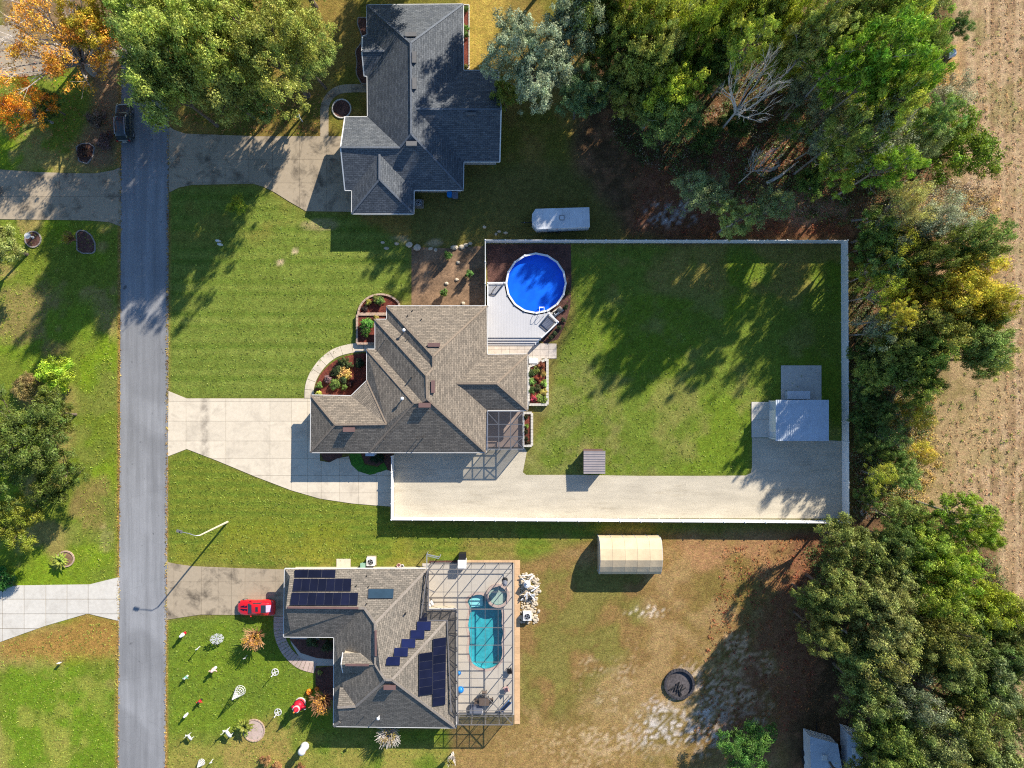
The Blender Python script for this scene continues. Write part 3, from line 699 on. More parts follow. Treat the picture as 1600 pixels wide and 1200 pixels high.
mat('shingle_tan_cap', A(168,150,130,1.75), 0.95, 0.25, 6.0); mat('shingle_slate_cap', A(128,134,142,1.75), 0.95, 0.25, 6.0); mat('shingle_stone_cap', A(172,160,146,1.75), 0.95, 0.25, 6.0)
E = 2.85
# ---- main house, middle of the picture
VA = dict(A=(604.3,478,E), B=(760.5,478,E), C=(761,554,E), D=(824.5,553.3,E), E=(824.5,641,E), F=(761,641,E), G=(759.5,707,E), H=(485,707,E), I=(486,617.3,E), J=(548.5,618.5,E), K=(573.2,594.5,E),
  L=(573.2,545.6,E), M=(586.2,545.6,E), N=(586.2,499,E), O=(604.4,499,E), R1=(677,556.3,5.85), V1=(677,574.5,5.8), R2=(666.5,587,6.1), R3=(667.3,622.8,6.1), V2=(659.4,628,5.85), R4=(647,629.4,5.8),
  S1=(577,707,E), S2=(571,707,E), G1=(523.8,663.5,4.55), G2=(604,662.5,4.55), W1=(714.3,599,4.6), W2=(776.5,599,4.6))
hA = House('house', 'large tan-shingled house with stepped hip roofs beside the round blue pool', VA,
  [['A','B','R1'], ['A','R1','V1','O'], ['O','V1','R2','N'], ['N','R2','R3','V2','M'], ['M','V2','R4','L'], ['L','R4','S1','S2','G2','K'], ['K','G2','J'], ['J','G2','G1','I'], ['I','G1','H'],
   ['H','G1','G2','S2'], ['S1','R4','V2','R3','G'], ['B','C','W1','F','G','R3','R2','V1','R1'], ['C','D','W2','W1'], ['D','E','W2'], ['E','F','W1','W2']], 'shingle_tan', 'stucco', (650,600))
ol = ['A','B','C','D','E','F','G','H','I','J','K','L','M','N','O']
hA.fascia(ol); hA.walls(ol)
hA.caps([('A','R1'),('B','R1'),('R1','V1'),('V1','R2'),('R2','R3'),('N','R2'),('L','R4'),('R3','V2'),('V2','R4'),('R4','S1'),('R3','G'),('G1','G2'),('I','G1'),('H','G1'),('K','G2'),('W1','W2'),('W2','E'),('W2','D')], 0.22)
hA.vent(678.5,539,1.3,.32); hA.vent(677,604,.32,1.3); hA.vent(664,633,1.25,.4); hA.vent(546,671,1.25,.4)
for q in ((637,493.5),(658.5,499),(644.5,485.5)): hA.pipe(*q, 0.22, .07)
hA.pipe(632.5,516.5,.75,.07,'pvc_white',True); hA.pipe(636.5,530,.3,.05); hA.pipe(601,532,.55,.035); hA.pipe(643,590,.5,.08); hA.pipe(630,622.5,.8,.08,'pvc_white',True)
hA.pipe(600,687,.4,.03); hA.pipe(652,686,.5,.04); hA.pipe(661,684,.7,.06)
nw = len(hA.wall_xy)
def wall_idx(h, pa, pb):
    """indexes of the wall corners nearest to two pixels"""
    f = lambda p: min(range(len(h.wall_xy)), key=lambda i: (h.wall_xy[i]-Vector((P(*p).x,P(*p).y))).length)
    return f(pa), f(pb)
def win(h, pa, pb, *a, **k):
    i, j = wall_idx(h, pa, pb)
    if (j - i) % len(h.wall_xy) != 1: i, j = j, i
    h.window(i, j, *a, **k)
win(hA, (490,617),(490,703), 0.0, 2.3, .14, .86, kind='garage_door')
win(hA, (490,703),(755,703), 0.9, 2.1, .12, .18); win(hA, (490,703),(755,703), 0.9, 2.1, .62, .70); win(hA, (490,703),(755,703), 0.9, 2.1, .82, .9)
win(hA, (755,482),(608,482), 0.9, 2.1, .2, .32); win(hA, (755,482),(608,482), 0.9, 2.1, .6, .72)
win(hA, (590,503),(590,545), 0.0, 2.2, .35, .6, kind='front_door'); win(hA, (820,557),(820,637), 0.7, 2.1, .3, .7); win(hA, (757,482),(757,554), 0.0, 2.1, .3, .7)
# ---- north house
VB = dict(A=(573,7.5,E), B=(723.8,6.3,E), C=(723.8,110,E), D=(779,110,E), Dp=(783,171,5.5), E=(781,252.5,E), F=(724.4,252.5,E), G=(723.8,296.9,E), H=(646.8,296.9,E), I=(646.3,333.8,E), J=(549.5,333.8,E), K=(550,297.3,E),
  L=(538.8,297,E), Lp=(532,230,4.95), M=(538.8,182.5,E), N=(574.4,182.5,E), O=(573.8,118.6,E), P=(568.8,118.2,E), Pp=(565.2,80,4.0), Q=(566.4,56.5,E), R=(573.8,54.4,E),
  R1=(641.9,67,5.75), R2=(642.5,208.8,5.75), R3=(625,230.5,4.95), S1=(593,241,4.55), S2=(593,280,4.65), T=(600.6,79.5,4.0), W=(650,170,5.5))
hB = House('house', 'slate-grey shingled house under tree shade at the top of the picture', VB,
  [['A','B','R1'], ['A','R1','R2','R3','N','O','T','R'], ['R','T','Pp','Q'], ['Pp','T','O','P'], ['N','R3','Lp','M'], ['Lp','R3','R2','G','H','S1','K','L'], ['S1','S2','J','K'], ['S2','I','J'], ['S1','H','I','S2'],
   ['B','C','W','F','G','R2','R1'], ['C','D','Dp','W'], ['W','Dp','E','F']], 'shingle_slate', 'stucco_grey', (640,180))
hB.fascia(['A','B','C','D','Dp','E','F','G','H','I','J','K','L','Lp','M','N','O','P','Pp','Q','R'])
hB.walls(['A','B','C','D','E','F','G','H','I','J','K','L','M','N','O','R'])
def gable(h, a, b, top, ins):
    A_ = h.W[a].copy(); B_ = h.W[b].copy(); T_ = h.W[top].copy(); A_.z = B_.z = E-.12; iv = Vector(ins)
    T2 = T_ + iv - Vector((0,0,.15)); A2 = A_ + iv; B2 = B_ + iv; T2.x = (A2.x + B2.x)/2
    MB().add([A2,B2,T2], [(0,1,2)]).build('gable_wall', MT[h.wm], h.root)
gable(hB,'L','M','Lp',(.5,0,0)); gable(hB,'D','E','Dp',(-.5,0,0)); gable(hB,'P','Q','Pp',(.4,0,0))
hB.caps([('A','R1'),('B','R1'),('R1','R2'),('R2','R3'),('R2','G'),('Lp','R3'),('S1','S2'),('S2','I'),('S2','J'),('W','Dp'),('Pp','T')], 0.22)
hB.vent(642.5,55.5,1.15,.36,'vent_grey'); hB.vent(647.8,91,.36,1.15,'vent_grey'); hB.vent(648,132,.36,1.15,'vent_grey'); hB.vent(643.5,225.5,1.1,.4,'vent_grey'); hB.vent(736,179,1.1,.15,'vent_grey')
win(hB, (544,184),(544,294), 0.0, 2.3, .12, .42, kind='garage_door'); win(hB, (544,184),(544,294), 0.0, 2.3, .56, .88, kind='garage_door')
win(hB, (554,330),(642,330), .9, 2.1, .3, .6); win(hB, (578,122),(578,184), 0.0, 2.2, .3, .7, kind='front_door'); win(hB, (720,110),(720,12), .9, 2.1, .3, .6); win(hB, (775,250),(728,250), .9, 2.1, .3, .6)
# ---- south house with solar panels
VC = dict(A=(444.8,888.8,E), B=(668.3,888.5,E), C=(668.3,951.5,E), D=(713.5,951.5,E), F=(712.8,1137.3,E), G=(521.3,1135,E), H=(521.9,995.6,E), I=(443.1,995,E),
  a1=(453,900.6,3.45), a2=(446.9,949,4.9), a3=(453.8,986,3.45), R1=(569.4,950,4.87), R2=(586.3,974,5.55), R3=(587,1038.8,5.55), Wv=(594,1049.5,5.95), T1=(602.5,1062,6.3), T2=(612.5,1062,6.3),
  g1=(531,1074,3.62), g2=(535.5,1074,3.62), g3=(556,1103.5,4.35), g4=(527.5,1105,4.35), g5=(530.6,1127.5,3.3), h1=(594,1070,5.85), w1=(530.5,1074.5,3.3), w2=(521.6,1074,E))
hC = House('house', 'grey-tan shingled house with dark solar panels and a screened swimming pool', VC,
  [['A','B','R2','R1','a2','a1'], ['A','a1','a3','I'], ['I','a3','a2','R1','H'], ['H','R1','R2','R3','Wv','T1','h1','g3','g2','w1','w2'], ['w2','w1','g5','G'], ['g1','g2','g3','g4'],
   ['G','g5','g4','g3','h1','T1','T2','F'], ['F','T2','D'], ['D','T2','T1','Wv','C'], ['C','Wv','R3','R2','B']], 'shingle_stone', 'stucco', (590,1000))
ol = ['A','B','C','D','F','G','H','I']; hC.fascia(ol, 0.14); hC.walls(ol)
MB().add([hC.W['a1'],hC.W['a3'],hC.W['a2']+Vector((.02,0,-.05))], [(0,1,2)]).build('gable_wall', MT['stucco'], hC.root)
MB().add([hC.W['g1'],hC.W['w1'],hC.W['g5'],hC.W['g4']], [(0,1,2,3)]).build('gable_wall', MT['stucco'], hC.root)
# dormer facing the street
dm = dict(a=P(535.6,1020,4.55), b=P(570,1020,4.55), c=P(584.5,1038.8,5.5), d=P(533,1038.6,5.3), e=P(571,1051,4.62), f=P(535.6,1050.8,4.55))
for k in 'abef': dm[k+'0'] = Vector((dm[k].x, dm[k].y, 3.0))
b = MB(); b.add([dm['a'],dm['b'],dm['c'],dm['d']],[(0,3,2,1)]); b.add([dm['d'],dm['c'],dm['e'],dm['f']],[(0,3,2,1)])
o = b.build('dormer_roof', MT['shingle_stone'], hC.root); ul = o.data.uv_layers.new(name='UVMap')
for lp in o.data.loops: v = o.data.vertices[lp.vertex_index].co; ul.data[lp.index].uv = (v.x, v.y*1.15)
di = Vector((.15,0,0)); MB().add([dm['a']+di,dm['d']+di-Vector((0,0,.1)),dm['f']+di,dm['f0']+di,dm['a0']+di],[(0,1,2,3,4)]).build('dormer_wall', MT['stucco'], hC.root)
for q, r in (('a','b'),('f','e')):
    dy = Vector((0,-.12 if q=='a' else .12,0)); MB().add([dm[q]+di+dy,dm[r]+dy,dm[r+'0']+dy,dm[q+'0']+di+dy],[(0,1,2,3)]).build('dormer_wall', MT['stucco'], hC.root)
MB().bar(dm['d']+Vector((.5,0,.05)), dm['c']+Vector((-.6,0,.05)), .22, .16).build('ridge_vent', MT['vent_brown'], hC.root)
for x, y in (('d','a'),('d','f')): MB().bar(dm[x]+Vector((0,0,-.05)), dm[y]+Vector((0,0,-.05)), .1, .14).build('rake_board', MT['trim'], hC.root)
hC.caps([('a2','R1'),('R1','R2'),('R2','R3'),('R3','T1'),('T1','T2'),('T2','F'),('T2','D'),('B','R2'),('T1','h1'),('h1','g3'),('g3','g4'),('g5','G')], 0.3)
MB().bar(P(449.5,949,4.98), P(560,950,4.98), .22, .14).build('ridge_vent', MT['vent_brown'], hC.root)
MB().bar(P(587,985,5.66), P(587.3,1025,5.66), .22, .14).build('ridge_vent', MT['vent_brown'], hC.root)
hC.vent(609.5,1072.5,1.25,.4)
for q in ((549,914.8),(557,914.8),(573,943),(573.2,899.6),(576,916.5)): hC.pipe(*q, .25, .07)
hC.pipe(634,958,.35,.09); hC.pipe(569,1119,.3,.04); hC.pipe(592.5,1118.5,.7,.06,'pvc_white',True)
hC.panel([(460.5,890.3),(524.6,890.3),(523.6,902.5),(459.6,902.5)], nx=3); hC.panel([(459.5,904),(549.2,904),(548,923.6),(457,923.6)], nx=7); hC.panel([(456,925.8),(559.8,925.8),(558.5,945.5),(453.2,945.5)], nx=8)
for x, y in ((651.5,971),(641.5,984.5),(627.3,998.3),(615.7,1012),(603.3,1026)): hC.panel([(x,y),(x+22,y),(x+21.5,y+13.8),(x-.4,y+13.8)], m='solar_bright')
hC.panel([(655.5,957),(667.5,957),(667.5,970.5),(655,970.5)])
hC.panel([(654.8,1021.5),(676,1018.5),(676,1084.5),(654.5,1087.5)], ny=5); hC.panel([(676.6,998.5),(697.3,995.5),(696,1101),(676,1104)], ny=8)
hC.panel([(575.5,920),(615.5,920),(614.5,934.8),(574.8,934.8)], m='solar_water', name='solar_water_heater')
win(hC, (447,892),(447,992), 0.0, 2.3, .12, .88, kind='garage_door'); win(hC, (525,999),(525,1131), 0.0, 2.2, .08, .16, kind='front_door'); win(hC, (525,999),(525,1131), .8, 2.2, .62, .85)
win(hC, (525,1131),(709,1133), .8, 2.1, .2, .3); win(hC, (525,1131),(709,1133), .8, 2.1, .6, .7); win(hC, (664,892),(447,892), .9, 2.1, .5, .58); win(hC, (709,955),(709,1133), 0, 2.2, .2, .5)
# ------------------------------------------------------------------ round above-ground pool and its deck
from mathutils.geometry import tessellate_polygon
def ring_sheet(mb, outer, hole, z):
    o = [Vector((p[0],p[1],z)) for p in outer]; h = [Vector((p[0],p[1],z)) for p in hole]
    tr = tessellate_polygon([o, h]); vs = o + h; fs = []
    for a, b, c in tr:
        n = (vs[b]-vs[a]).cross(vs[c]-vs[a]).z; fs.append((a,b,c) if n > 0 else (a,c,b))
    mb.add(vs, fs)
PZ = 0.66; pc = P(837.5,442.5,PZ); PR = 47.2*(H-PZ)/F; NP = 16
rp = thing('round_pool', 'round above-ground pool of deep blue water with a white rim', 'pool', (pc.x,pc.y,0))
def ngon(c, r, n=NP, ph=PI/2): return [(c.x+r*math.cos(ph+2*PI*i/n), c.y+r*math.sin(ph+2*PI*i/n)) for i in range(n)]
b = MB(); o1 = ngon(pc, PR-.06); o2 = ngon(pc, PR-.11)
for i in range(NP):
    j = (i+1)%NP; (ax,ay),(bx,by) = o1[i],o1[j]; b.add([(ax,ay,0),(bx,by,0),(bx,by,PZ-.02),(ax,ay,PZ-.02)], [(0,1,2,3)])
b.build('pool_wall', MT['vinyl'], rp)
b = MB()
for i in range(NP):
    j = (i+1)%NP; (ax,ay),(bx,by) = o2[i],o2[j]; b.add([(ax,ay,0.03),(bx,by,0.03),(bx,by,PZ-.03),(ax,ay,PZ-.03)], [(3,2,1,0)])
b.add([(x,y,.05) for x,y in o2], [tuple(range(NP))]); b.build('liner', MT['liner'], rp)
MB().add([(x,y,PZ-.15) for x,y in ngon(pc, PR-.115)], [tuple(range(NP))]).build('water', MT['water_blue'], rp)
for i in range(NP):
    a = ngon(pc, PR-.17); c = ngon(pc, PR+.06); j = (i+1)%NP
    t = .985; f = lambda p,q: (p[0]*t+q[0]*(1-t), p[1]*t+q[1]*(1-t))
    MB().prism([f(a[i],a[j]),f(a[j],a[i]),f(c[j],c[i]),f(c[i],c[j])], PZ-.04, PZ+.01).build('top_rail', MT['vinyl'], rp)
    q = ngon(pc, PR-.02)[i]; MB().tube([(q[0],q[1],0),(q[0],q[1],PZ-.04)], .07, 6).build('upright', MT['vinyl'], rp)
    q = ngon(pc, PR-.05)[i]; MB().lathe((q[0],q[1],PZ), [(.13,0),(.14,.03),(.08,.06)], 8).build('rail_cap', MT['vinyl'], rp)
DZ = 0.55
lad = thing('pool_ladder', 'white tubular ladder over the rim of the round pool', 'ladder', P(846,487,DZ))
for dx in (-.28,.28):
    q = P(846,487,DZ); MB().tube([q+Vector((dx,-.55,0)),q+Vector((dx,-.5,.75)),q+Vector((dx,-.2,.98)),q+Vector((dx,.25,.95)),q+Vector((dx,.5,.6)),q+Vector((dx,.55,-.35))], .03, 6).build('rail', MT['pvc_white'], lad)
for k in range(3): MB().bar(q+Vector((-.28,.54,-.32+k*.18)), q+Vector((.28,.54,-.32+k*.18)), .1,.04).build('tread', MT['pvc_white'], lad)
dk = thing('pool_deck', 'pale grey raised deck with steps and white railings round the pool', 'deck', P(800,500))
arcp = [(p[0],p[1]) for p in arc(837.5,442.5,49.2,49.2,178,64,18)]
dpoly = [(p.x,p.y) for p in PP([(761.8,442.5)] + arcp + [(873,504),(848.8,527.5),(761.8,527.5)], DZ)]
# boards run north-south, each a piece of its own
xs0 = min(p[0] for p in dpoly); xs1 = max(p[0] for p in dpoly); bw = 0.19; k = 0; x = xs0
while x < xs1:
    q = clip_half(dpoly, 1, 0, x+.003); q = clip_half(q, -1, 0, -(x+bw-.003)) if len(q) > 2 else q
    if len(q) > 2 and abs(area(q)) > .01: MB().prism(q, DZ-.04, DZ).build('plank', MT['deck'], dk)
    x += bw
MB().prism([(x_*.995,y_) for x_,y_ in dpoly], .02, DZ-.06).build('skirting', MT['deck_riser'], dk)
for i in range(3):
    y0 = 527.5+i*3.9; zt = DZ*(3-i)/4 ; xr = 848.8-(i+1)*3.4
    a = P(762.2,y0,zt); c = P(xr,y0+4.1,zt); MB().box((a.x,c.y,0),(c.x,a.y,zt-.035)).build('riser', MT['deck_riser'], dk); MB().box((a.x-.02,c.y-.02,zt-.035),(c.x,a.y-.002,zt)).build('tread', MT['deck'], dk)
def railing(parent, pts, z, hgt=0.95):
    pts = [P(a,b_,z) for a,b_ in pts]
    for i in range(len(pts)-1):
        a, c = pts[i], pts[i+1]; L_ = (c-a).length; up = Vector((0,0,1))
        MB().bar(a+up*hgt, c+up*hgt, .13, .07).build('hand_rail', MT['vinyl'], parent); MB().bar(a+up*.12, c+up*.12, .06, .08).build('lower_rail', MT['vinyl'], parent)
        n = int(L_/.13); bb = MB()
        for j in range(1,n): q = a+(c-a)*j/n; bb.box((q.x-.017,q.y-.017,z+.12),(q.x+.017,q.y+.017,z+hgt))
        o = bb.build('balusters', MT['vinyl'], parent); o['kind'] = 'stuff'
    for q in pts: MB().box((q.x-.07,q.y-.07,z),(q.x+.07,q.y+.07,z+hgt+.12)).build('rail_post', MT['vinyl'], parent)
railing(dk, [(762.6,478),(762.6,443.4),(788,443.4)], DZ); railing(dk, [(857.5,491),(871.5,504),(846,528)], DZ)
ph_ = [P(846,528,DZ),P(836.5,538,.05)]
MB().bar(ph_[0]+Vector((0,0,.95)), ph_[1]+Vector((0,0,.95)), .12, .07).build('hand_rail', MT['vinyl'], dk); q = ph_[1]; MB().box((q.x-.07,q.y-.07,0),(q.x+.07,q.y+.07,1.05)).build('rail_post', MT['vinyl'], dk)
fr = thing('lounge_frame', 'thin grey folding frame lying on the deck corner by the railing', 'frame', P(775,455,DZ))
for a, c in (((766,461),(776,446)),((773,462),(784,446)),((766,461),(773,462)),((766,460.6),(763.6,460.2))): MB().bar(P(*a,DZ+.06),P(*c,DZ+.06),.1,.05).build('bar', MT['bronze'], fr)
bx = thing('deck_mat', 'grey square mat with dark frame on the deck corner facing the lawn', 'mat', P(858,504,DZ))
q = [(856.5,494.5),(867,503.5),(854.5,518),(843.5,509)]
MB().prism([(p.x,p.y) for p in PP(q,DZ)], DZ+.003, DZ+.04).build('sheet', MT['fabric_grey'], bx)
for i in range(4): MB().bar(P(*q[i],DZ+.05),P(*q[(i+1)%4],DZ+.05),.1,.07).build('frame_side', MT['bronze'], bx)
pp = thing('pool_pump', 'black pump and filter on a pale pad beside the round pool', 'pump', P(871,489))
MB().prism([(p.x,p.y) for p in PP([(860,489),(875,478.5),(881,485),(866,496.5)])], -.05,.12).build('pad', MT['concrete_white'], pp)
MB().lathe(P(874,484.5,.12), [(.28,0),(.3,.1),(.3,.5),(.2,.68),(.06,.75)], 12).build('filter_tank', MT['vent_grey'], pp); MB().tube([P(864,490,.35),P(870,487,.35)], [.16,.14], 10).build('motor', MT['black'], pp)
MB().tube([P(866,489,.5),P(868,492,.55),P(873,488,.6)], .05, 6).build('hose', MT['pvc_white'], pp)

# ------------------------------------------------------------------ swimming pool behind the south house
deckp = [(p.x,p.y) for p in PP([(660,880),(803.5,880),(803.5,1117),(704,1117),(704,959),(660,959)])]
pool_px = smooth_px([(731,939),(737,932),(746,929),(755,930.5),(762,938),(764,945),(770,949),(781,950),(784.5,960),(784,974),(786,989),(783.5,1004),(785,1016),(783,1029),(775,1039.5),(762,1044.5),(750,1043.5),(739,1037),(734.5,1026),(732.5,1013),(735,1001),(734,988),(731.5,977),(733.5,964),(735.5,952)], 3, True)
pool_xy = [(p.x,p.y) for p in PP(pool_px)]; pcen = Vector((sum(p[0] for p in pool_xy)/len(pool_xy), sum(p[1] for p in pool_xy)/len(pool_xy)))
cop = [(p.x,p.y) for p in PP(pool_px)]
def grow(poly, d):
    out = []; n = len(poly); sg = 1 if area(poly) > 0 else -1
    for i in range(n):
        t = Vector(poly[(i+1)%n])-Vector(poly[i-1]); t.normalize(); out.append((poly[i][0]+sg*t.y*d, poly[i][1]-sg*t.x*d))
    return out
b = MB(); ring_sheet(b, deckp, grow(cop,.30), 0.05)
pd = struct('patio', b, MT['pool_deck'])
sp = thing('swimming_pool', 'freeform teal swimming pool under the screen cage', 'pool', (pcen.x,pcen.y,0))
b = MB(); n = len(cop); g = grow(cop,.32)
for i in range(n):
    j = (i+1)%n; b.add([(*cop[i],.06),(*cop[j],.06),(*g[j],.06),(*g[i],.06),(*cop[i],-.1),(*cop[j],-.1)], [(0,3,2,1) if area(cop) < 0 else (0,1,2,3),(0,1,5,4)])
b.build('coping', MT['paver_pink'], sp)
b = MB()
for i in range(n):
    j = (i+1)%n; b.add([(*cop[i],.05),(*cop[j],.05),(*cop[j],-.95),(*cop[i],-.95)], [(0,1,2,3)])
b.add([(x,y,-.95) for x,y in cop], [tuple(range(n))]); b.build('basin', MT['plaster'], sp)
MB().prism([(p.x,p.y) for p in PP([(732,940),(739,932.5),(747,930),(754,931.5),(754,948),(736.5,950)])], -.93, -.32).build('sun_shelf', MT['plaster_pale'], sp)
MB().add([(x,y,-.06) for x,y in grow(cop,-.01)], [tuple(range(n)) if area(cop) > 0 else tuple(range(n-1,-1,-1))]).build('water', MT['water_teal'], sp)
sc_ = P(778,931,.35); spa = thing('spa', 'round raised spa with teal water at the corner of the swimming pool', 'spa', (sc_.x,sc_.y,0))
def annulus(c, r0, r1, z0, z1, n=24):
    b = MB(); vs = []
    for r, z in ((r0,z0),(r0,z1),(r1,z1),(r1,z0)):
        vs += [(c.x+r*math.cos(2*PI*k/n), c.y+r*math.sin(2*PI*k/n), z) for k in range(n)]
    fs = []
    for l in range(3):
        for k in range(n): k2=(k+1)%n; fs.append((l*n+k, l*n+k2, (l+1)*n+k2, (l+1)*n+k))
    return b.add(vs, fs)
annulus(sc_,1.45,1.12,.0,.38).build('rim', MT['paver_pink'], spa); annulus(sc_,1.14,1.12,-.5,.36).build('inner_wall', MT['plaster'], spa)
MB().add([(sc_.x+1.13*math.cos(2*PI*k/24), sc_.y+1.13*math.sin(2*PI*k/24), -.45) for k in range(24)], [tuple(range(24))]).build('floor', MT['plaster'], spa)
MB().add([(sc_.x+1.12*math.cos(2*PI*k/24), sc_.y+1.12*math.sin(2*PI*k/24), .28) for k in range(24)], [tuple(range(24))]).build('water', MT['water_teal'], spa)
MB().prism([(sc_.x+x*.6-.2, sc_.y+y*.6-.15) for x,y in ((-1,-.6),(.2,-1),(1,.1),(.4,1),(-.7,.7))], -.4, -.1).build('seat', MT['plaster_pale'], spa)
# cage
CZ = 3.2
cg = thing('pool_cage', 'grey aluminium screen cage with grid roof over the swimming pool', 'screen cage', P(750,1000))
Xg = [669.5,693.5,715.3,736.3,758,778.3,801.5]; Yg = [889.5,896.5,925,951.8,980.8,1008,1034.5,1060,1085.6,1110.6,1132.5]
def bm(a, c, w=.06, h=.08, m='bronze'): MB().bar(a, c, w, h).build('beam', MT[m], cg)
for i, x in enumerate(Xg):
    y0 = 889.5; y1 = 951.8 if x < 714 else 1132.5; bm(P(x,y0,CZ), P(x,y1,CZ), .035 if 0 < i < 6 and i != 2 else .09, m='bronze')
for i, y in enumerate(Yg):
    x0 = 669.5 if y < 953 else 715.3; bm(P(x0,y,CZ-.01), P(801.5,y,CZ-.01), .09 if i in (0,3,10) else .045)
for q in ([(669.5,889.5),(801.5,889.5),(801.5,951.8),(669.5,951.8)], [(715.3,951.8),(801.5,951.8),(801.5,1132.5),(715.3,1132.5)]):
    MB().add([P(*p,CZ+.07) for p in q], [(0,3,2,1)]).build('screen', MT['screen'], cg)
def wall_screen(a, c, zt, m, nn):
    A_ = P(*a,zt); C_ = P(*c,zt); A0 = Vector((A_.x,A_.y,.05)); C0 = Vector((C_.x,C_.y,.05))
    MB().add([A0,C0,C_,A_], [(0,1,2,3)]).build('screen', MT[m], cg)
    for i in range(nn+1):
        p = A_+(C_-A_)*i/nn; MB().bar((p.x,p.y,.05),(p.x,p.y,zt),.09,.06,up=(1,0,0)).build('post', MT['bronze'], cg)
    for z in (.1,1.1): MB().bar((A_.x,A_.y,z),(C_.x,C_.y,z),.05,.06).build('rail', MT['bronze'], cg)
wall_screen((669.5,889.5),(801.5,889.5),CZ,'screen',6); wall_screen((801.5,889.5),(801.5,1132.5),CZ,'screen',9); wall_screen((801.5,1132.5),(715.3,1132.5),CZ,'screen_dense',4)
# sloped bands joining the cage to the eaves, with zigzag struts
def band(a, c, d, e, za, zd, nn):
    """outer edge a-c at height za, roof edge d-e at height zd"""
    A_,C_,D_0,E_0 = P(*a,za),P(*c,za),P(*d,zd),P(*e,zd)
    MB().add([A_,C_,E_0,D_0], [(0,1,2,3)]).build('screen', MT['screen_dense'], cg); bm(A_,C_,.13); bm(D_0,E_0,.12)  # dense dark mesh stands in for roof shade and the steep view
    for i in range(nn):
        p0 = D_0+(E_0-D_0)*i/nn; p1 = A_+(C_-A_)*(i+.5)/nn; p2 = D_0+(E_0-D_0)*(i+1)/nn
        bm(p0,p1,.09,.05,'bronze_dark'); bm(p1,p2,.07,.05,'bronze_dark')
band((715.3,952),(715.3,1132),(698.5,969),(705,1112),CZ+.02,3.52,7); band((669.3,890),(669.3,951.8),(668.2,890),(657.5,966),CZ+.02,3.5,3); band((669.5,952.2),(715,952.2),(658,969),(700,969.5),CZ+.03,3.5,3)
# diagonal braces in the roof corners
for a, c in (((801.5,1132.5),(758,1085.6)),((801.5,889.5),(789,903)),((669.5,889.5),(678,897)),((778.3,1110.6),(801.5,1085.6)),((715.3,1110.6),(724,1111)),((669.5,921),(680,925))): bm(P(*a,CZ),P(*c,CZ),.08)
# brick-coloured paving round the cage
bp = struct('paved_border', MB().prism([(p.x,p.y) for p in PP([(728,875),(812.5,875),(812.5,1131),(803.8,1131),(803.8,879.6),(728,879.6)])], -.05,.02), MT['joint'])
slabs(bp, [(803.8,875),(812.5,875),(812.5,1131),(803.8,1131)], [], [888+i*9.5 for i in range(26)], .045, MT['brick_path'], .012, 'paver'); slabs(bp, [(728,875),(803.6,875),(803.6,879.6),(728,879.6)], [737+i*9.5 for i in range(7)], [], .045, MT['brick_path'], .012, 'paver')

# ------------------------------------------------------------------ screened lanai of the main house
ln = thing('screen_enclosure', 'flat screened patio enclosure at the south-east corner of the tan house', 'screen cage', P(788,672))
struct('patio', MB().prism([(p.x,p.y) for p in PP([(755,636),(816,636),(816,699),(755,699)])], -.05, .06), MT['paver_pink'])
LZ = 2.95
for x in (762,779.4,798,817.5): MB().bar(P(x,642,LZ),P(x,701.5,LZ),.09,.1).build('beam', MT['alu'], ln)
for y in (642.6,663,682.5,701.5): MB().bar(P(762,y,LZ-.01),P(817.5,y,LZ-.01),.09,.1).build('beam', MT['alu'], ln)
MB().add([P(762,642.6,LZ+.06),P(762,701.5,LZ+.06),P(817.5,701.5,LZ+.06),P(817.5,642.6,LZ+.06)],[(0,1,2,3)]).build('screen', MT['screen_dense'], ln)
for a, c in (((817.5,642.6),(817.5,701.5)),((817.5,701.5),(762,701.5))):
    A_ = P(*a,LZ); C_ = P(*c,LZ); MB().add([(A_.x,A_.y,.05),(C_.x,C_.y,.05),C_,A_],[(0,1,2,3)]).build('screen', MT['screen_dense'], ln)
    for i in range(4):
        p = A_+(C_-A_)*i/3; MB().bar((p.x,p.y,.05),(p.x,p.y,LZ),.09,.09,up=(1,0,0)).build('post', MT['alu'], ln)
for a, c in (((762,645),(779,663)),((817.5,645),(798,663)),((798,682.5),(817.5,700)),((817.5,682.5),(798,700))): MB().bar(P(*a,LZ-.02),P(*c,LZ-.02),.07,.07).build('brace', MT['alu'], ln)

# ------------------------------------------------------------------ sheds, carport, trailers
def ribbed(b, x0, y0, x1, y1, zf, n, along='x', rib=.03, w=.05):
    """ribs on a roof sheet; zf(x, y) gives the height"""
    for i in range(n+1):
        t = i/n
        if along == 'y': x = x0+(x1-x0)*t; b.bar((x,y0,zf(x,y0)+rib/2),(x,y1,zf(x,y1)+rib/2), w, rib)
        else: y = y0+(y1-y0)*t; b.bar((x0,y,zf(x0,y)+rib/2),(x1,y,zf(x1,y)+rib/2), w, rib)
a = P(912,704.5,1.8); c = P(945.8,740.6,1.8); sh = thing('garden_shed', 'small brown shed with ribbed grey metal roof at the edge of the gravel', 'shed', ((a.x+c.x)/2,(a.y+c.y)/2,0))
MB().box((a.x+.1,c.y+.12,0),(c.x-.1,a.y-.1,1.68)).build('wall', MT['shed_wall'], sh)
zf = lambda x,y: 1.72+.10*(y-c.y)/(a.y-c.y)
rf = MB().add([(a.x,c.y,zf(0,c.y)),(c.x,c.y,zf(0,c.y)),(c.x,a.y,zf(0,a.y)),(a.x,a.y,zf(0,a.y)),(a.x,c.y,zf(0,c.y)-.06),(c.x,c.y,zf(0,c.y)-.06),(c.x,a.y,zf(0,a.y)-.06),(a.x,a.y,zf(0,a.y)-.06)],[(0,1,2,3),(7,6,5,4),(0,4,5,1),(1,5,6,2),(2,6,7,3),(3,7,4,0)]).build('roof', MT['shed_roof'], sh)
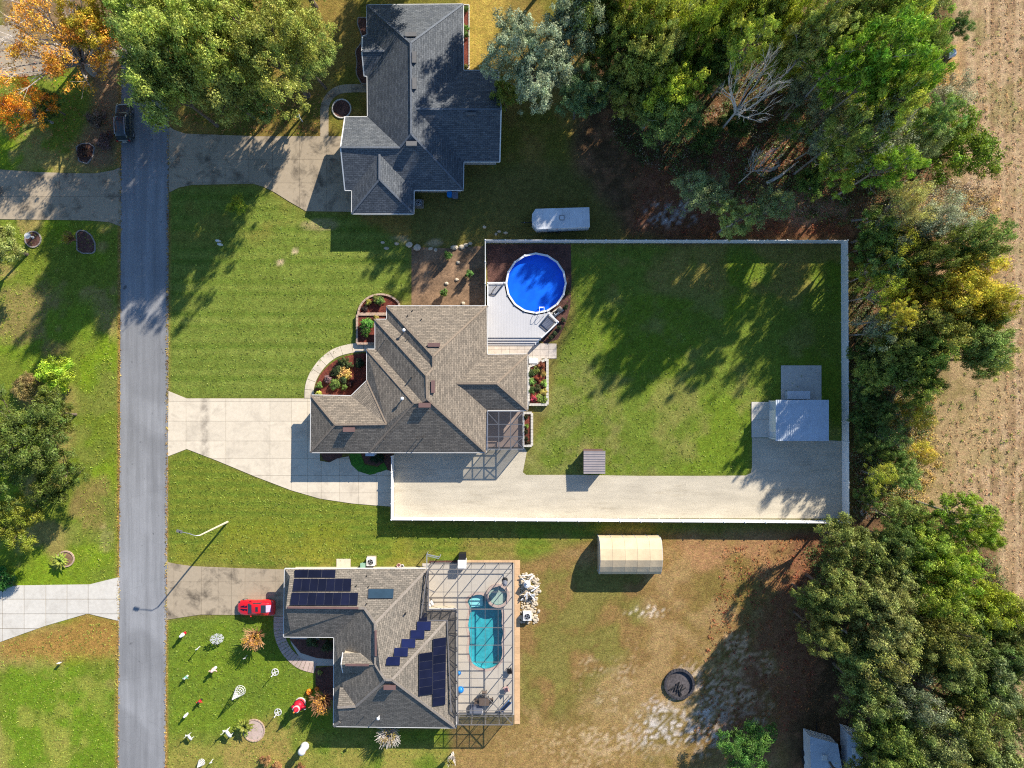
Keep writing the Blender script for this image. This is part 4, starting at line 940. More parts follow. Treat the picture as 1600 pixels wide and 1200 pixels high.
bb = MB(); ribbed(bb, a.x, c.y+.05, c.x, a.y-.05, zf, 9, 'x', .045, .06); bb.build('roof_ribs', MT['shed_roof'], rf)
MB().box((a.x,a.y+.002,1.5),(c.x-.3,a.y+.22,1.6)).build('back_shelf', MT['shed_wall'], sh); MB().box(((a.x+c.x)/2-.45,c.y+.10,0.05),((a.x+c.x)/2+.45,c.y+.13,1.6)).build('door', MT['shed_roof'], sh)
# metal workshop
EZ = 2.6; a = P(1212,624.8,EZ); c = P(1294.8,689,EZ); ms = thing('metal_workshop', 'pale ribbed-metal workshop building on the gravel near the east fence', 'shed', ((a.x+c.x)/2,(a.y+c.y)/2,0))
MB().box((a.x+.18,c.y+.18,0),(c.x-.18,a.y-.18,2.5)).build('wall', MT['galv'], ms)
ym = (a.y+c.y)/2; zf = lambda x,y: EZ
rf = MB().box((a.x,c.y,EZ-.08),(c.x,a.y,EZ)).build('roof', MT['galv'], ms); bb = MB(); ribbed(bb, a.x+.03, c.y, c.x-.03, a.y, zf, 28, 'y', .045, .05); bb.build('roof_ribs', MT['galv'], rf)
MB().box((a.x+.13,c.y+1.0,0.02),(a.x+.17,c.y+3.6,2.2)).build('roll_door', MT['trim'], ms)
for yy in (c.y+.2, a.y-.2): MB().box((a.x+.1,yy-.08,0),(a.x+.16,yy+.08,2.45)).build('corner_trim', MT['trim'], ms)
u0 = P(1231,611.5,1.0); u1 = P(1265.5,623.5,1.0); oc = thing('storage_box', 'pale blue-grey storage box against the north wall of the metal workshop', 'box', ((u0.x+u1.x)/2,(u0.y+u1.y)/2,.08))
MB().box((u0.x,u1.y,.08),(u1.x,u0.y,.9)).build('body', MT['galv'], oc); MB().box((u0.x-.04,u1.y-.0,.9),(u1.x+.04,u0.y+.04,.97)).build('lid', MT['trailer'], oc)
# cream carport of stretched fabric
def car_port():
    zr, ze = 3.0, 2.0; W_ = P(937.5,868,2.6).x; E_ = P(1034.5,868,2.6).x
    prof = [(P(0,841,ze).y, 0.0), (P(0,841,ze).y, ze-.15), (P(0,846,2.4).y, 2.35), (P(0,858,2.8).y, 2.78), (P(0,875.5,zr).y, zr), (P(0,886,2.7).y, 2.68), (P(0,893.5,2.35).y, 2.3), (P(0,897.5,ze).y, ze-.15), (P(0,897.5,ze).y, 0.0)]
    r = thing('fabric_carport', 'cream fabric carport with rounded roof south of the long fence', 'carport', ((W_+E_)/2, (prof[0][0]+prof[-1][0])/2, 0))
    n = 5
    for i in range(n):
        x0 = W_+(E_-W_)*i/n; x1 = W_+(E_-W_)*(i+1)/n; b = MB(); m_ = 5
        for k in range(m_+1):
            t = k/m_; sag = -.02*math.sin(PI*t)
            for y, z in prof: b.v.append((x0+.01+(x1-x0-.02)*t, y, max(0.02, z+(sag if z > 1 else 0))))
        P_ = len(prof)
        for k in range(m_):
            for j in range(P_-1): b.f.append((k*P_+j, k*P_+j+1, (k+1)*P_+j+1, (k+1)*P_+j)); b.m.append(0)
        b.build('fabric_panel', MT['tarp'], r, smooth=False)
    for i in range(n+1):
        x = W_+(E_-W_)*i/n; MB().tube([(x,y,max(0,z-.11)) for y,z in prof], .04, 6).build('frame_hoop', MT['galv'], r)
    b = MB(); b.add([(E_-.02,y,z) for y,z in prof], [tuple(range(len(prof)))]); b.build('end_wall', MT['tarp'], r)
    b = MB(); b.add([(W_+.02,y,z) for y,z in prof], [tuple(range(len(prof)))]); b.build('end_wall', MT['tarp'], r)
    return r
car_port()
# cargo trailer with a pointed nose
def cargo_trailer():
    z = 2.35; top = [(837,326.5),(920.3,324),(921.2,354.5),(839,358),(832,350),(831.5,335)]; pts = [P(x,y,z) for x,y in top]; r = thing('cargo_trailer', 'white enclosed cargo trailer with tapered nose in the shade north of the fence', 'trailer', P(878,342))
    b = MB(); b.prism(pts, .5, z-.02); b.build('body', MT['trailer'], r)
    cen = sum(pts, Vector())/6; rf = MB().prism([cen+(p-cen)*1.008 for p in pts], z-.06, z+.02).build('roof', MT['trailer'], r)
    for i in range(1,8):
        t = i/8; p = pts[0]*(1-t)+pts[1]*t; q = pts[3]*(1-t)+pts[2]*t; MB().bar(p+Vector((0,0,.025)), q+Vector((0,0,.025)), .03, .02).build('roof_seam', MT['trailer'], rf)
    v = P(878,340.5,z); MB().box((v.x-.28,v.y-.28,z+.01),(v.x+.28,v.y+.28,z+.1)).build('roof_hatch', MT['vent_grey'], rf)
    MB().box((v.x-.22,v.y-.22,z+.1),(v.x+.22,v.y+.22,z+.13)).build('hatch_lid', MT['trailer'], rf)
    for sx in (-.5,.45):
        for side in (0,1):
            y = (pts[3].y+pts[2].y)/2 - .02 if side == 0 else (pts[0].y+pts[1].y)/2+.02; x = cen.x+.4+sx
            w = MB().tube([(x,y-.1,.35),(x,y+.1,.35)], .35, 14).build('wheel', MT['rubber'], r); MB().tube([(x,y-.115,.35),(x,y+.115,.35)], .18, 10).build('rim', MT['chrome'], w)
    n0 = (pts[4]+pts[5])/2; MB().bar((n0.x,n0.y,.5),(n0.x-1.3,n0.y,.5),.1,.1).build('tow_bar', MT['black'], r); MB().tube([(n0.x-.9,n0.y,0),(n0.x-.9,n0.y,.8)],.04,6).build('jack', MT['steel'], r)
    for i in range(4): x = pts[3].x+1.2+i*1.2; MB().tube([(x,pts[3].y+.0,2.1),(x,pts[3].y+.04,2.1)],.05,6).build('marker_lamp', MT['lamp_red'], r)
cargo_trailer()
def camper(label, quad, z, ends):
    pts = [P(x,y,z) for x,y in quad]; cen = sum(pts, Vector())/4; r = thing('camper_trailer', label, 'trailer', (cen.x,cen.y,0))
    MB().prism(pts, .45, z-.05).build('body', MT['trailer'], r); rf = MB().prism([cen+(p-cen)*1.01 for p in pts], z-.08, z).build('roof', MT['galv'], r)
    for t in (.3,.6): p = pts[0]*(1-t)+pts[3]*t+(pts[1]-pts[0])*.5; MB().box((p.x-.3,p.y-.3,z-.01),(p.x+.3,p.y+.3,z+.12)).build('roof_hatch', MT['trim'], rf)
    for t in (.45,.6):
        for e in (0,1):
            p = pts[e]*(1-t)+pts[3-e if e == 0 else 2]*t; MB().tube([(p.x-.1,p.y,.36),(p.x+.1,p.y,.36)], .36, 12).build('wheel', MT['rubber'], r)
    p = (pts[0]+pts[1])/2; MB().bar((p.x,p.y,.45),(p.x,p.y+1.1,.45),.1,.1).build('tow_bar', MT['black'], r)
camper('pale camper trailer with rounded hatches at the bottom edge, lower right', [(1266,1151),(1309,1163),(1322,1240),(1268,1240)], 2.5, 0)
camper('narrow grey trailer half hidden under the lower right trees', [(1325,1143),(1346,1150),(1350,1230),(1325,1230)], 2.4, 0)
# ------------------------------------------------------------------ cars (built along +x, then turned)
def loft(b, rings, closed_ends=True):
    n = len(rings[0]); base = len(b.v); b.v += [tuple(p) for r in rings for p in r]
    for i in range(len(rings)-1):
        for k in range(n-1): b.f.append((base+i*n+k, base+i*n+k+1, base+(i+1)*n+k+1, base+(i+1)*n+k)); b.m.append(0)
    if closed_ends:
        b.f.append(tuple(base+k for k in range(n-1,-1,-1))); b.m.append(0); b.f.append(tuple(base+(len(rings)-1)*n+k for k in range(n))); b.m.append(0)
    return b
def body_rings(st, crown=.04):
    out = []
    for x, hw, z0, zb in st:
        zs = [(hw*.90,z0),(hw,z0+.18),(hw,z0+(zb-z0)*.62),(hw*.95,zb-.07),(hw*.82,zb),(hw*.4,zb+crown*.7),(0,zb+crown)]
        out.append([(x,-w,z) for w,z in zs] + [(x,w,z) for w,z in zs[-2::-1]])
    return out
def cabin_rings(st):
    out = []
    for x, hb, zb, hr, zr in st:
        zs = [(hb,zb),((hb*.55+hr*.45),zb+(zr-zb)*.55),(hr,zr-.05),(hr*.82,zr),(0,zr+.02)]
        out.append([(x,-w,z) for w,z in zs]+[(x,w,z) for w,z in zs[-2::-1]])
    return out
def wheels(r, xs, hw, rad, wd):
    for x in xs:
        for s in (-1,1):
            w = MB().tube([(x,s*(hw-wd),rad),(x,s*hw,rad)], rad, 16).build('wheel', MT['rubber'], r)
            MB().tube([(x,s*(hw-.02),rad),(x,s*(hw+.012),rad)], rad*.62, 12).build('rim', MT['chrome'], w)
def sports_car():
    r = thing('sports_car', 'red low sports car with twin dark hood stripes parked nose to the street', 'car')
    st = [(2.28,.46,.28,.50),(2.15,.72,.2,.58),(1.85,.88,.17,.66),(1.35,.94,.16,.76),(.8,.92,.16,.82),(.1,.90,.16,.84),(-.6,.92,.16,.85),(-1.2,.96,.16,.88),(-1.7,.95,.18,.88),(-2.1,.88,.25,.86),(-2.28,.76,.35,.80)]
    loft(MB(), body_rings(st)).build('body', MT['car_red'], r, smooth=True)
    cab = [(.95,.62,.80,.60,.82),(.30,.70,.83,.56,1.14),(-.2,.72,.84,.57,1.20),(-.7,.72,.84,.56,1.17),(-1.25,.70,.86,.52,1.02),(-1.8,.66,.87,.6,.90)]
    loft(MB(), cabin_rings(cab)).build('cabin', MT['car_red'], r, smooth=True)
    MB().add([(.93,-.57,.855),(.93,.57,.855),(.38,.50,1.135),(.38,-.50,1.135)],[(0,1,2,3)]).build('windshield', MT['glass_dark'], r)
    MB().add([(-.74,-.48,1.185),(-.74,.48,1.185),(-1.3,.44,1.035),(-1.3,-.44,1.035)],[(0,1,2,3)]).build('rear_window', MT['glass_dark'], r)
    for s in (-1,1): MB().add([(.45,s*.70,.90),(-.9,s*.725,.90),(-.7,s*.63,1.12),(.1,s*.64,1.12)],[(0,1,2,3)]).build('side_window', MT['glass_dark'], r)
    MB().box((-.42,-.28,1.205),(-.12,.28,1.232)).build('sunroof', MT['glass_dark'], r)
    for s in (-1,1):
        b = MB(); q = [(1.85,.70),(1.35,.80),(1.0,.845)]
        for (x0,z0),(x1,z1) in zip(q,q[1:]): b.add([(x0,s*.09,z0+.022),(x0,s*.20,z0+.018),(x1,s*.36,z1+.012),(x1,s*.09,z1+.022)],[(0,1,2,3)])
        b.build('hood_stripe', MT['car_stripe'], r)
        MB().ball((2.02,s*.66,.58),(.16,.14,.07),8,6).build('headlight', MT['glass_dark'], r); MB().box((-2.30,s*.5-.15,.66),(-2.2,s*.5+.15,.76)).build('tail_lamp', MT['lamp_red'], r)
        m = MB().ball((.55,s*.96,.90),(.09,.10,.07),8,6).build('mirror', MT['car_red'], r)
    MB().box((-2.2,-.72,.93),(-1.98,.72,.97)).build('spoiler', MT['car_red'], r)
    b = MB(); n = 6
    for i in range(n):
        for j in range(n):
            x0 = -1.35+ i*.1 ; b.add([(-1.32-.56*i/n,-.42+.84*j/n,1.07-.16*i/n),(-1.32-.56*(i+1)/n,-.42+.84*j/n,1.07-.16*(i+1)/n),(-1.32-.56*(i+1)/n,-.42+.84*(j+1)/n,1.07-.16*(i+1)/n),(-1.32-.56*i/n,-.42+.84*(j+1)/n,1.07-.16*i/n)],[(0,3,2,1)])
    b.build('rear_cover', MT['pink_sheet'], r)
    wheels(r, (1.42,-1.42), .93, .33, .24); r.location = P(401.5,948.5,.4); r.location.z = .05; r.rotation_euler = (0,0,PI)
sports_car()
def suv():
    r = thing('parked_suv', 'dark green-grey sport utility vehicle parked at the left kerb in tree shade', 'car')
    st = [(2.3,.62,.4,.78),(2.2,.82,.32,.92),(1.9,.92,.3,1.0),(1.0,.95,.3,1.06),(0,.95,.3,1.08),(-1.2,.95,.3,1.08),(-2.0,.93,.32,1.06),(-2.28,.86,.42,.98)]
    loft(MB(), body_rings(st,.03)).build('body', MT['car_dark'], r, smooth=True)
    loft(MB(), cabin_rings([(1.15,.72,1.05,.68,1.07),(.45,.80,1.07,.64,1.66),(-.2,.82,1.07,.66,1.74),(-1.4,.82,1.07,.64,1.72),(-1.85,.80,1.07,.60,1.64),(-2.2,.76,1.05,.62,1.10)])).build('cabin', MT['car_dark'], r, smooth=True)
    MB().add([(1.12,-.62,1.12),(1.12,.62,1.12),(.5,.56,1.66),(.5,-.56,1.66)],[(0,1,2,3)]).build('windshield', MT['glass_dark'], r); MB().add([(-1.92,-.56,1.64),(-1.92,.56,1.64),(-2.22,.6,1.16),(-2.22,-.6,1.16)],[(0,1,2,3)]).build('rear_window', MT['glass_dark'], r)
    MB().box((-.1,-.4,1.755),(.35,.4,1.772)).build('sunroof', MT['glass_dark'], r)
    for s in (-1,1):
        for x0,x1 in ((.7,-.15),(-.22,-1.05),(-1.12,-1.8)): MB().add([(x0,s*.815,1.14),(x1,s*.825,1.14),(x1,s*.71,1.58),(min(x0,.4),s*.71,1.58)],[(0,1,2,3)]).build('side_window', MT['glass_dark'], r)
        MB().bar((.3,s*.60,1.80),(-1.7,s*.60,1.78),.05,.05).build('roof_rail', MT['chrome'], r)
        MB().ball((.85,s*1.05,1.12),(.1,.12,.09),8,6).build('mirror', MT['car_dark'], r); MB().ball((2.18,s*.68,.80),(.12,.16,.09),8,6).build('headlight', MT['chrome'], r); MB().box((-2.31,s*.72-.1,.85),(-2.22,s*.72+.1,1.1)).build('tail_lamp', MT['lamp_red'], r)
    MB().box((-2.33,-.26,.6),(-2.27,.26,.74)).build('number_plate', MT['trim'], r)
    wheels(r, (1.42,-1.42), .93, .37, .25); r.location = P(194.5,192.5,.6); r.location.z = .022; r.rotation_euler = (0,0,PI/2+.03)
suv()

# ------------------------------------------------------------------ street light
def street_light():
    b0 = P(355.5,815.5); top = 7.6; r = thing('street_light', 'tall pale street light pole with an arm over the grass strip', 'street light', b0)
    MB().tube([b0, b0+Vector((0,0,top))], [.13,.08], 10).build('pole', MT['pole'], r)
    e = P(283,831,top+.55); MB().tube([b0+Vector((0,0,top)), b0+Vector((-.4,0,top+.3)), b0*.4+e*.6+Vector((0,0,top*.42)) if False else (b0+Vector((0,0,top)))*.45+e*.55+Vector((0,0,.12)), e], [.05,.045,.04,.035], 8).build('arm', MT['steel'], r)
    d = (e-b0); d.z = 0; d.normalize(); sd = Vector((-d.y,d.x,0))
    MB().obox(e+d*.2, d*.32, sd*.14, Vector((0,0,.07))).build('lamp_head', MT['vent_grey'], r); MB().tube([e+d*.1+Vector((0,0,.07)),e+d*.1+Vector((0,0,.17))],.06,8).build('photocell', MT['black'], r)
street_light()

# ------------------------------------------------------------------ small equipment
def ac_unit(label, px, py, s=.45, m='trim', hgt=.8):
    p = P(px,py,hgt); r = thing('air_conditioner', label, 'air conditioner', (p.x,p.y,0))
    MB().box((p.x-s-.1,p.y-s-.1,-.02),(p.x+s+.1,p.y+s+.1,.08)).build('pad', MT['concrete_old'], r); MB().box((p.x-s,p.y-s,.08),(p.x+s,p.y+s,hgt)).build('cabinet', MT[m], r)
    MB().lathe((p.x,p.y,hgt), [(s*.78,.0),(s*.78,.02),(s*.74,.025)], 18).build('fan_well', MT['black'], r)
    b = MB()
    for k in range(4):
        a = k*PI/2+.4; b.bar((p.x,p.y,hgt+.035),(p.x+s*.68*math.cos(a),p.y+s*.68*math.sin(a),hgt+.035),.14,.015)
    b.build('fan_blades', MT['steel'], r); annulus(Vector((p.x,p.y,0)), s*.80, s*.72, hgt, hgt+.04, 18).build('guard_ring', MT['trim'], r)
ac_unit('white air conditioner outside the north wall of the solar-panelled house', 578.8,878.3, .48)
ac_unit('grey round-topped air conditioner in shade by the slate-roofed house', 654,316.5, .42, 'vent_grey')
ac_unit('white pool heater with dark fan on the rubble beside the screen cage', 824,963.5, .5)
def bin_(label, px, py, m, w=.3, h=1.0, name='wheeled_bin'):
    p = P(px,py,h); r = thing(name, label, 'bin', (p.x,p.y,0))
    b = MB(); b.add([(p.x-w*.8,p.y-w*.8,0),(p.x+w*.8,p.y-w*.8,0),(p.x+w*.8,p.y+w*.8,0),(p.x-w*.8,p.y+w*.8,0),(p.x-w,p.y-w,h),(p.x+w,p.y-w,h),(p.x+w,p.y+w,h),(p.x-w,p.y+w,h)],[(3,2,1,0),(4,5,6,7),(0,1,5,4),(1,2,6,5),(2,3,7,6),(3,0,4,7)]).build('body', MT[m], r)
    MB().box((p.x-w-.03,p.y-w-.03,h),(p.x+w+.03,p.y+w+.03,h+.06)).build('lid', MT[m], r)
    for s in (-1,1): MB().tube([(p.x+s*w*.8,p.y-w*.85,.12),(p.x+s*w*.95,p.y-w*.85,.12)],.12,10).build('wheel', MT['rubber'], r)
bin_('blue bin tucked under the south eave of the slate-roofed house', 702,303,'plastic_blue',.26); bin_('pale blue bin beside the blue bin at the slate-roofed house', 711,304.5,'fabric_grey',.34,.9)
bin_('pale green bin left of the air conditioner by the solar-panelled house', 567,884,'plastic_green',.28,.7)
def item_box(name, label, cat, px, py, w, d, h, m, extra=None):
    p = P(px,py,h); r = thing(name, label, cat, (p.x,p.y,0)); MB().box((p.x-w/2,p.y-d/2,.02),(p.x+w/2,p.y+d/2,h)).build('body', MT[m], r); MB().box((p.x-w/2-.03,p.y-d/2-.03,h),(p.x+w/2+.03,p.y+d/2+.03,h+.05)).build('lid', MT[extra or m], r); return r
item_box('storage_bench', 'white storage box on the paved corner by the east planter', 'box', 833.5,563.5, .95,.6,.6,'pvc_white')
item_box('utility_cabinet', 'white cabinet outside the north wall of the screen cage', 'cabinet', 722,881.5, .95,.95,1.2,'pvc_white')
item_box('grill', 'black grill standing north of the white cabinet by the cage', 'grill', 722.5,869.8, .8,.65,1.1,'black')
item_box('utility_cabinet', 'small blue meter box on the south wall under the tan eave', 'cabinet', 578,709.8, 1.0,.35,2.2,'galv')
def garden_bits():
    for i,(px,py,m,lab) in enumerate(((623,884,'nylon_pink','pink bucket'),(628,885.5,'cushion_white','white bucket'))):
        p = P(px,py,.4); r = thing('bucket', '%s beside the north wall of the solar-panelled house' % lab, 'bucket', (p.x,p.y,0)); MB().lathe((p.x,p.y,0),[(.2,0),(.27,.4),(.24,.4),(.18,.05)],10).build('body', MT[m], r); MB().tube([(p.x-.26,p.y,.38),(p.x,p.y-.1,.55),(p.x+.26,p.y,.38)],.015,5).build('handle', MT['steel'], r)
garden_bits()
# timber ramp and rail by the cage, rubble heap, pool filter
ld = thing('gate_frame', 'grey open metal gate standing at the corner of the screen cage', 'gate', P(667,880))
for a, c, w in (((667,888),(667,866),.1),((667,866),(687,870.5),.1),((668,868.5),(686,873),.06)): MB().bar(P(*a,1.3),P(*c,1.3),w,.08).build('rail', MT['alu'], ld)
for q in ((667,888),(667,866),(687,870.5)): v = P(*q,1.3); MB().bar((v.x,v.y,0),v,.08,.08,up=(1,0,0)).build('post', MT['alu'], ld)
struct('soil_patch', MB().prism([(p.x,p.y) for p in PP([(670,876),(728,875.5),(728,879.8),(670,884)])], -.05,.02), MT['mulch_dark'])
rb = MB(); rr = random.Random(3)
for k in range(420):
    px = rr.uniform(811,838)+ (rr.random()**2)*6; py = rr.uniform(896,974) if rr.random() < .8 else rr.uniform(900,940); p = P(px,py); s = rr.uniform(.06,.2)
    rb.ball((p.x,p.y,s*.3),(s*rr.uniform(.7,1.3),s*rr.uniform(.7,1.3),s*.6),6,4)
o = rb.build('limestone_rubble', MT['rock'], None); tag(o, 'pale broken limestone rubble spread beside the screen cage', 'rubble', kind='stuff')
pf = thing('pool_filter', 'white round sand filter with pipes on the rubble beside the cage', 'filter', P(822,912))
MB().lathe(P(823,911,0),[(.35,0),(.42,.15),(.45,.6),(.35,.9),(.12,1.0)],14).build('tank', MT['pvc_white'], pf); MB().lathe(P(823,911,1.0),[(.14,0),(.14,.15),(.05,.2)],10).build('valve', MT['trim'], pf)
for a,c in (((823,911),(834,899)),((823,911),(815,903)),((815,900),(832,898)),((826,914),(838,919))): MB().tube([P(*a,.5),P((a[0]+c[0])/2,(a[1]+c[1])/2,.55),P(*c,.3)],.06,6).build('pipe', MT['pvc_white'], pf)
wp = thing('water_pump', 'black and white pump with pipes in the middle of the rubble', 'pump', P(826,932))
for q,m in (((817,932),'black'),((829,934),'black'),((833,930),'steel')): MB().tube([P(q[0]-2.5,q[1],.3),P(q[0]+2.5,q[1]+.5,.3)],.2,10).build('motor', MT[m], wp)
for a,c in (((814,938),(824,926)),((823,936),(823,926)),((826,926),(836,938)),((830,924),(842,916))): MB().tube([P(*a,.35),P(*c,.45)],.08,6).build('pipe', MT['pvc_white'], wp)
# patio furniture under the cage
um = thing('patio_umbrella', 'folded grey umbrella by the spa under the screen cage', 'umbrella', P(789,906)); q = P(789,906)
MB().tube([q,q+Vector((0,0,2.4))],.03,6).build('pole', MT['bronze'], um); MB().lathe(q, [(.05,2.5),(.28,1.9),(.34,1.3),(.25,1.0)],9).build('canopy', MT['fabric_grey'], um); MB().lathe(q,[(.35,0),(.35,.1),(.1,.15)],12).build('base', MT['black'], um)
def chair(label, px, py, rot, m='wicker', group=None):
    r = thing('patio_chair', label, 'chair', P(px,py,0), group); w0 = P(px,py,0); r.location = (0,0,0); WL[r.name] = Vector((0,0,0))
    MB().box((-.28,-.28,.36),(.28,.28,.44)).build('seat', MT[m], r); MB().box((-.28,.24,.44),(.28,.31,.95)).build('backrest', MT[m], r)
    for sx in (-.25,.25):
        for sy in (-.25,.25): MB().box((sx-.025,sy-.025,0),(sx+.025,sy+.025,.36)).build('leg', MT['black'], r)
        MB().box((sx-.03,-.28,.60),(sx+.03,.28,.64)).build('armrest', MT[m], r)
    r.location = (w0.x,w0.y,.05); r.rotation_euler = (0,0,rot)
tb = thing('patio_table', 'brown patio table between wicker chairs near the south end of the cage', 'table', P(757,1092)); q = P(757,1092)
MB().box((q.x-.6,q.y-.5,.70),(q.x+.6,q.y+.5,.75)).build('tabletop', MT['wicker'], tb)
for sx in (-.5,.5):
    for sy in (-.4,.4): MB().box((q.x+sx-.03,q.y+sy-.03,.05),(q.x+sx+.03,q.y+sy+.03,.70)).build('leg', MT['black'], tb)
chair('brown wicker chair north of the patio table', 757,1081,0); chair('brown wicker chair east of the patio table', 767,1092,-PI/2); chair('brown wicker chair west of the patio table', 746,1093,PI/2)
chair('white chair on the pool deck beside the house corner', 674,941,.6,'cushion_white')
chair('dark chair by the east cage wall near the pool foot', 796,1046,-1.4,'black'); chair('white striped chair by the east cage wall, north one of the pair', 791,1074,-1.2,'nylon_pink')
lo = thing('sun_lounger', 'white lounger with pale cushion in shade at the south end of the cage', 'lounger', P(744,1106)); q = P(744,1106)
MB().box((q.x-.75,q.y-.5,.3),(q.x+.75,q.y+.5,.42)).build('cushion', MT['fabric_grey'], lo); MB().box((q.x-.8,q.y-.55,.22),(q.x+.8,q.y+.55,.29)).build('frame', MT['cushion_white'], lo)
for sx in (-.7,.7):
    for sy in (-.45,.45): MB().box((q.x+sx-.03,q.y+sy-.03,.05),(q.x+sx+.03,q.y+sy+.03,.22)).build('leg', MT['cushion_white'], lo)
sl = thing('water_slide', 'pale blue slide leaning in the south-east corner of the cage', 'slide', P(787,1104))
MB().add([P(780,1111,.1),P(784,1113,.1),P(799,1098,1.5),P(795,1095,1.5)],[(0,1,2,3)]).build('chute', MT['solar_water'], sl)
for a,c in (((780,1111),(795,1095)),((784,1113),(799,1098))): MB().bar(P(*a,.2),P(*c,1.6),.06,.16).build('side_rail', MT['plastic_blue'], sl); v = P(*c,1.5); MB().bar((v.x,v.y,.05),v,.06,.06,up=(1,0,0)).build('leg', MT['steel'], sl)
for lab,px,py,s in (('large bright blue ball at the west edge of the pool deck',719.5,1077.5,.42),('small blue ball at the west edge of the pool deck',717.5,1051.5,.24)):
    p = P(px,py,s); o = MB().ball((p.x,p.y,s+.05),s,14,10).build('pool_ball', MT['plastic_blue'], None, True, (p.x,p.y,.05)); tag(o, lab, 'ball')
# fire pit
fp = P(1061,1068); ft = thing('fire_pit', 'burnt round fire pit ringed with grey stones in the dry yard', 'fire pit', fp)
MB().lathe((fp.x,fp.y,.005),[(1.75,0),(1.7,.012),(.2,.05)],20).build('ash_bed', MT['ash'], ft)
for k in range(30):
    a = 2*PI*k/30; q = fp+Vector((1.72*math.cos(a),1.72*math.sin(a),.14)); MB().obox(q, Vector((math.cos(a),math.sin(a),0))*.14, Vector((-math.sin(a),math.cos(a),0))*.165, Vector((0,0,.15+.03*rr.random()))).build('stone', MT['firestone'], ft)
for k in range(9):
    a = rr.uniform(0,PI); c_ = fp+Vector((rr.uniform(-.7,.7),rr.uniform(-1.0,.2),.12)); d = Vector((math.cos(a),math.sin(a),rr.uniform(-.1,.1)))*rr.uniform(.4,.8); MB().tube([c_-d,c_+d],[.08,.06],7).build('charred_log', MT['char'], ft)
# white feeder barrel in the field edge, yard lamp, pedestal
tk = thing('feed_barrel', 'white barrel on its side at the edge of the field, top right', 'barrel', P(1480,88)); 
MB().tube([P(1479,86,.9),P(1490,82,.9)],[.52,.52],14).build('drum', MT['trailer'], tk); MB().tube([P(1478.6,86.1,.9),P(1479,86,.9)],.45,14).build('end_cap', MT['bronze'], tk)
for q in ((1479,88),(1489,84)): v = P(*q,.9); MB().bar((v.x,v.y,0),(v.x,v.y,.6),.9,.1,up=(1,0,0)).build('stand', MT['bark'], tk)
yl = thing('yard_lamp', 'short white lamp post on the dry grass beside the north driveway', 'lamp post', P(473,190)); q = P(473,190)
MB().tube([q,q+Vector((0,0,1.7))],.06,8).build('post', MT['pvc_white'], yl); MB().box((q.x-.16,q.y-.16,1.7),(q.x+.16,q.y+.16,1.95)).build('lantern', MT['pvc_white'], yl); MB().add([(q.x-.2,q.y-.2,1.95),(q.x+.2,q.y-.2,1.95),(q.x+.2,q.y+.2,1.95),(q.x-.2,q.y+.2,1.95),(q.x,q.y,2.1)],[(0,1,4),(1,2,4),(2,3,4),(3,0,4),(3,2,1,0)]).build('lantern_roof', MT['bronze'], yl)
pdl = thing('utility_pedestal', 'pair of small white utility boxes in the shaded front lawn', 'utility box', P(344,380))
for q in ((343,377.5),(346,383)): v = P(*q); MB().box((v.x-.2,v.y-.1,0),(v.x+.2,v.y+.1,.7)).build('box', MT['trim'], pdl)
bb_ = thing('bird_bath', 'white bird bath standing in the small round mulch bed at far left', 'bird bath', P(52,371)); q = P(52,371)
MB().lathe(q,[(.2,0),(.1,.15),(.07,.8),(.35,.95),(.38,1.05),(.3,1.0)],14).build('bowl_and_stem', MT['trim'], bb_)
sg = thing('yard_sign', 'small white stake sign on the grass below the left driveway', 'sign', P(97,1033)); q = P(97,1033)
MB().box((q.x-.18,q.y-.02,.35),(q.x+.18,q.y+.02,.8)).build('board', MT['trim'], sg)
for s in (-.12,.12): MB().tube([(q.x+s,q.y,0),(q.x+s,q.y,.36)],.015,5).build('stake', MT['steel'], sg)

# ------------------------------------------------------------------ festive lawn figures in front of the south house
def base_obj(name, label, cat, px, py): q = P(px,py); return thing(name, label, cat, q), q
def cone_tree(label, px, py, h, rad):
    r, q = base_obj('wire_tree', label, 'ornament', px, py)
    for i in range(12):
        a = 2*PI*i/12; MB().tube([q+Vector((rad*math.cos(a),rad*math.sin(a),0)), q+Vector((0,0,h))], .022, 4).build('wire', MT['nylon_white'], r)
    for t in (0,.12,.25,.4,.55,.7,.85):
        rr_ = rad*(1-t); MB().tube([q+Vector((rr_*math.cos(2*PI*k/16),rr_*math.sin(2*PI*k/16),h*t)) for k in range(17)], .035, 4, cap=False).build('ring', MT['nylon_white'], r)
cone_tree('white wire cone tree standing tallest on the south front lawn', 375.5,1079, 2.6, .62)
cone_tree('small white wire cone tree at the bottom edge of the south front lawn', 315,1191, 1.2, .4)
def ring_stake(label, px, py):
    r, q = base_obj('ring_stake', label, 'ornament', px, py)
    MB().tube([q+Vector((.40*math.cos(2*PI*k/20),.40*math.sin(2*PI*k/20),.04)) for k in range(21)], .055, 5, cap=False).build('ring', MT['nylon_white'], r)
    for a in (.3,.3+PI/2): d = Vector((math.cos(a),math.sin(a),0))*.4; MB().bar(q-d+Vector((0,0,.05)),q+d+Vector((0,0,.05)),.09,.04).build('spoke', MT['nylon_white'], r)
    MB().tube([q+Vector((0,0,.02)),q+Vector((0,0,1.3))],.05,6).build('stake', MT['nylon_white'], r); MB().ball(q+Vector((0,0,1.32)),.09,8,6).build('finial', MT['nylon_white'], r)
ring_stake('white stake on a spoked ring in front of the paver entry walk', 430,1050); ring_stake('white stake on a spoked ring left of the red inflatable', 434.5,1112.5)
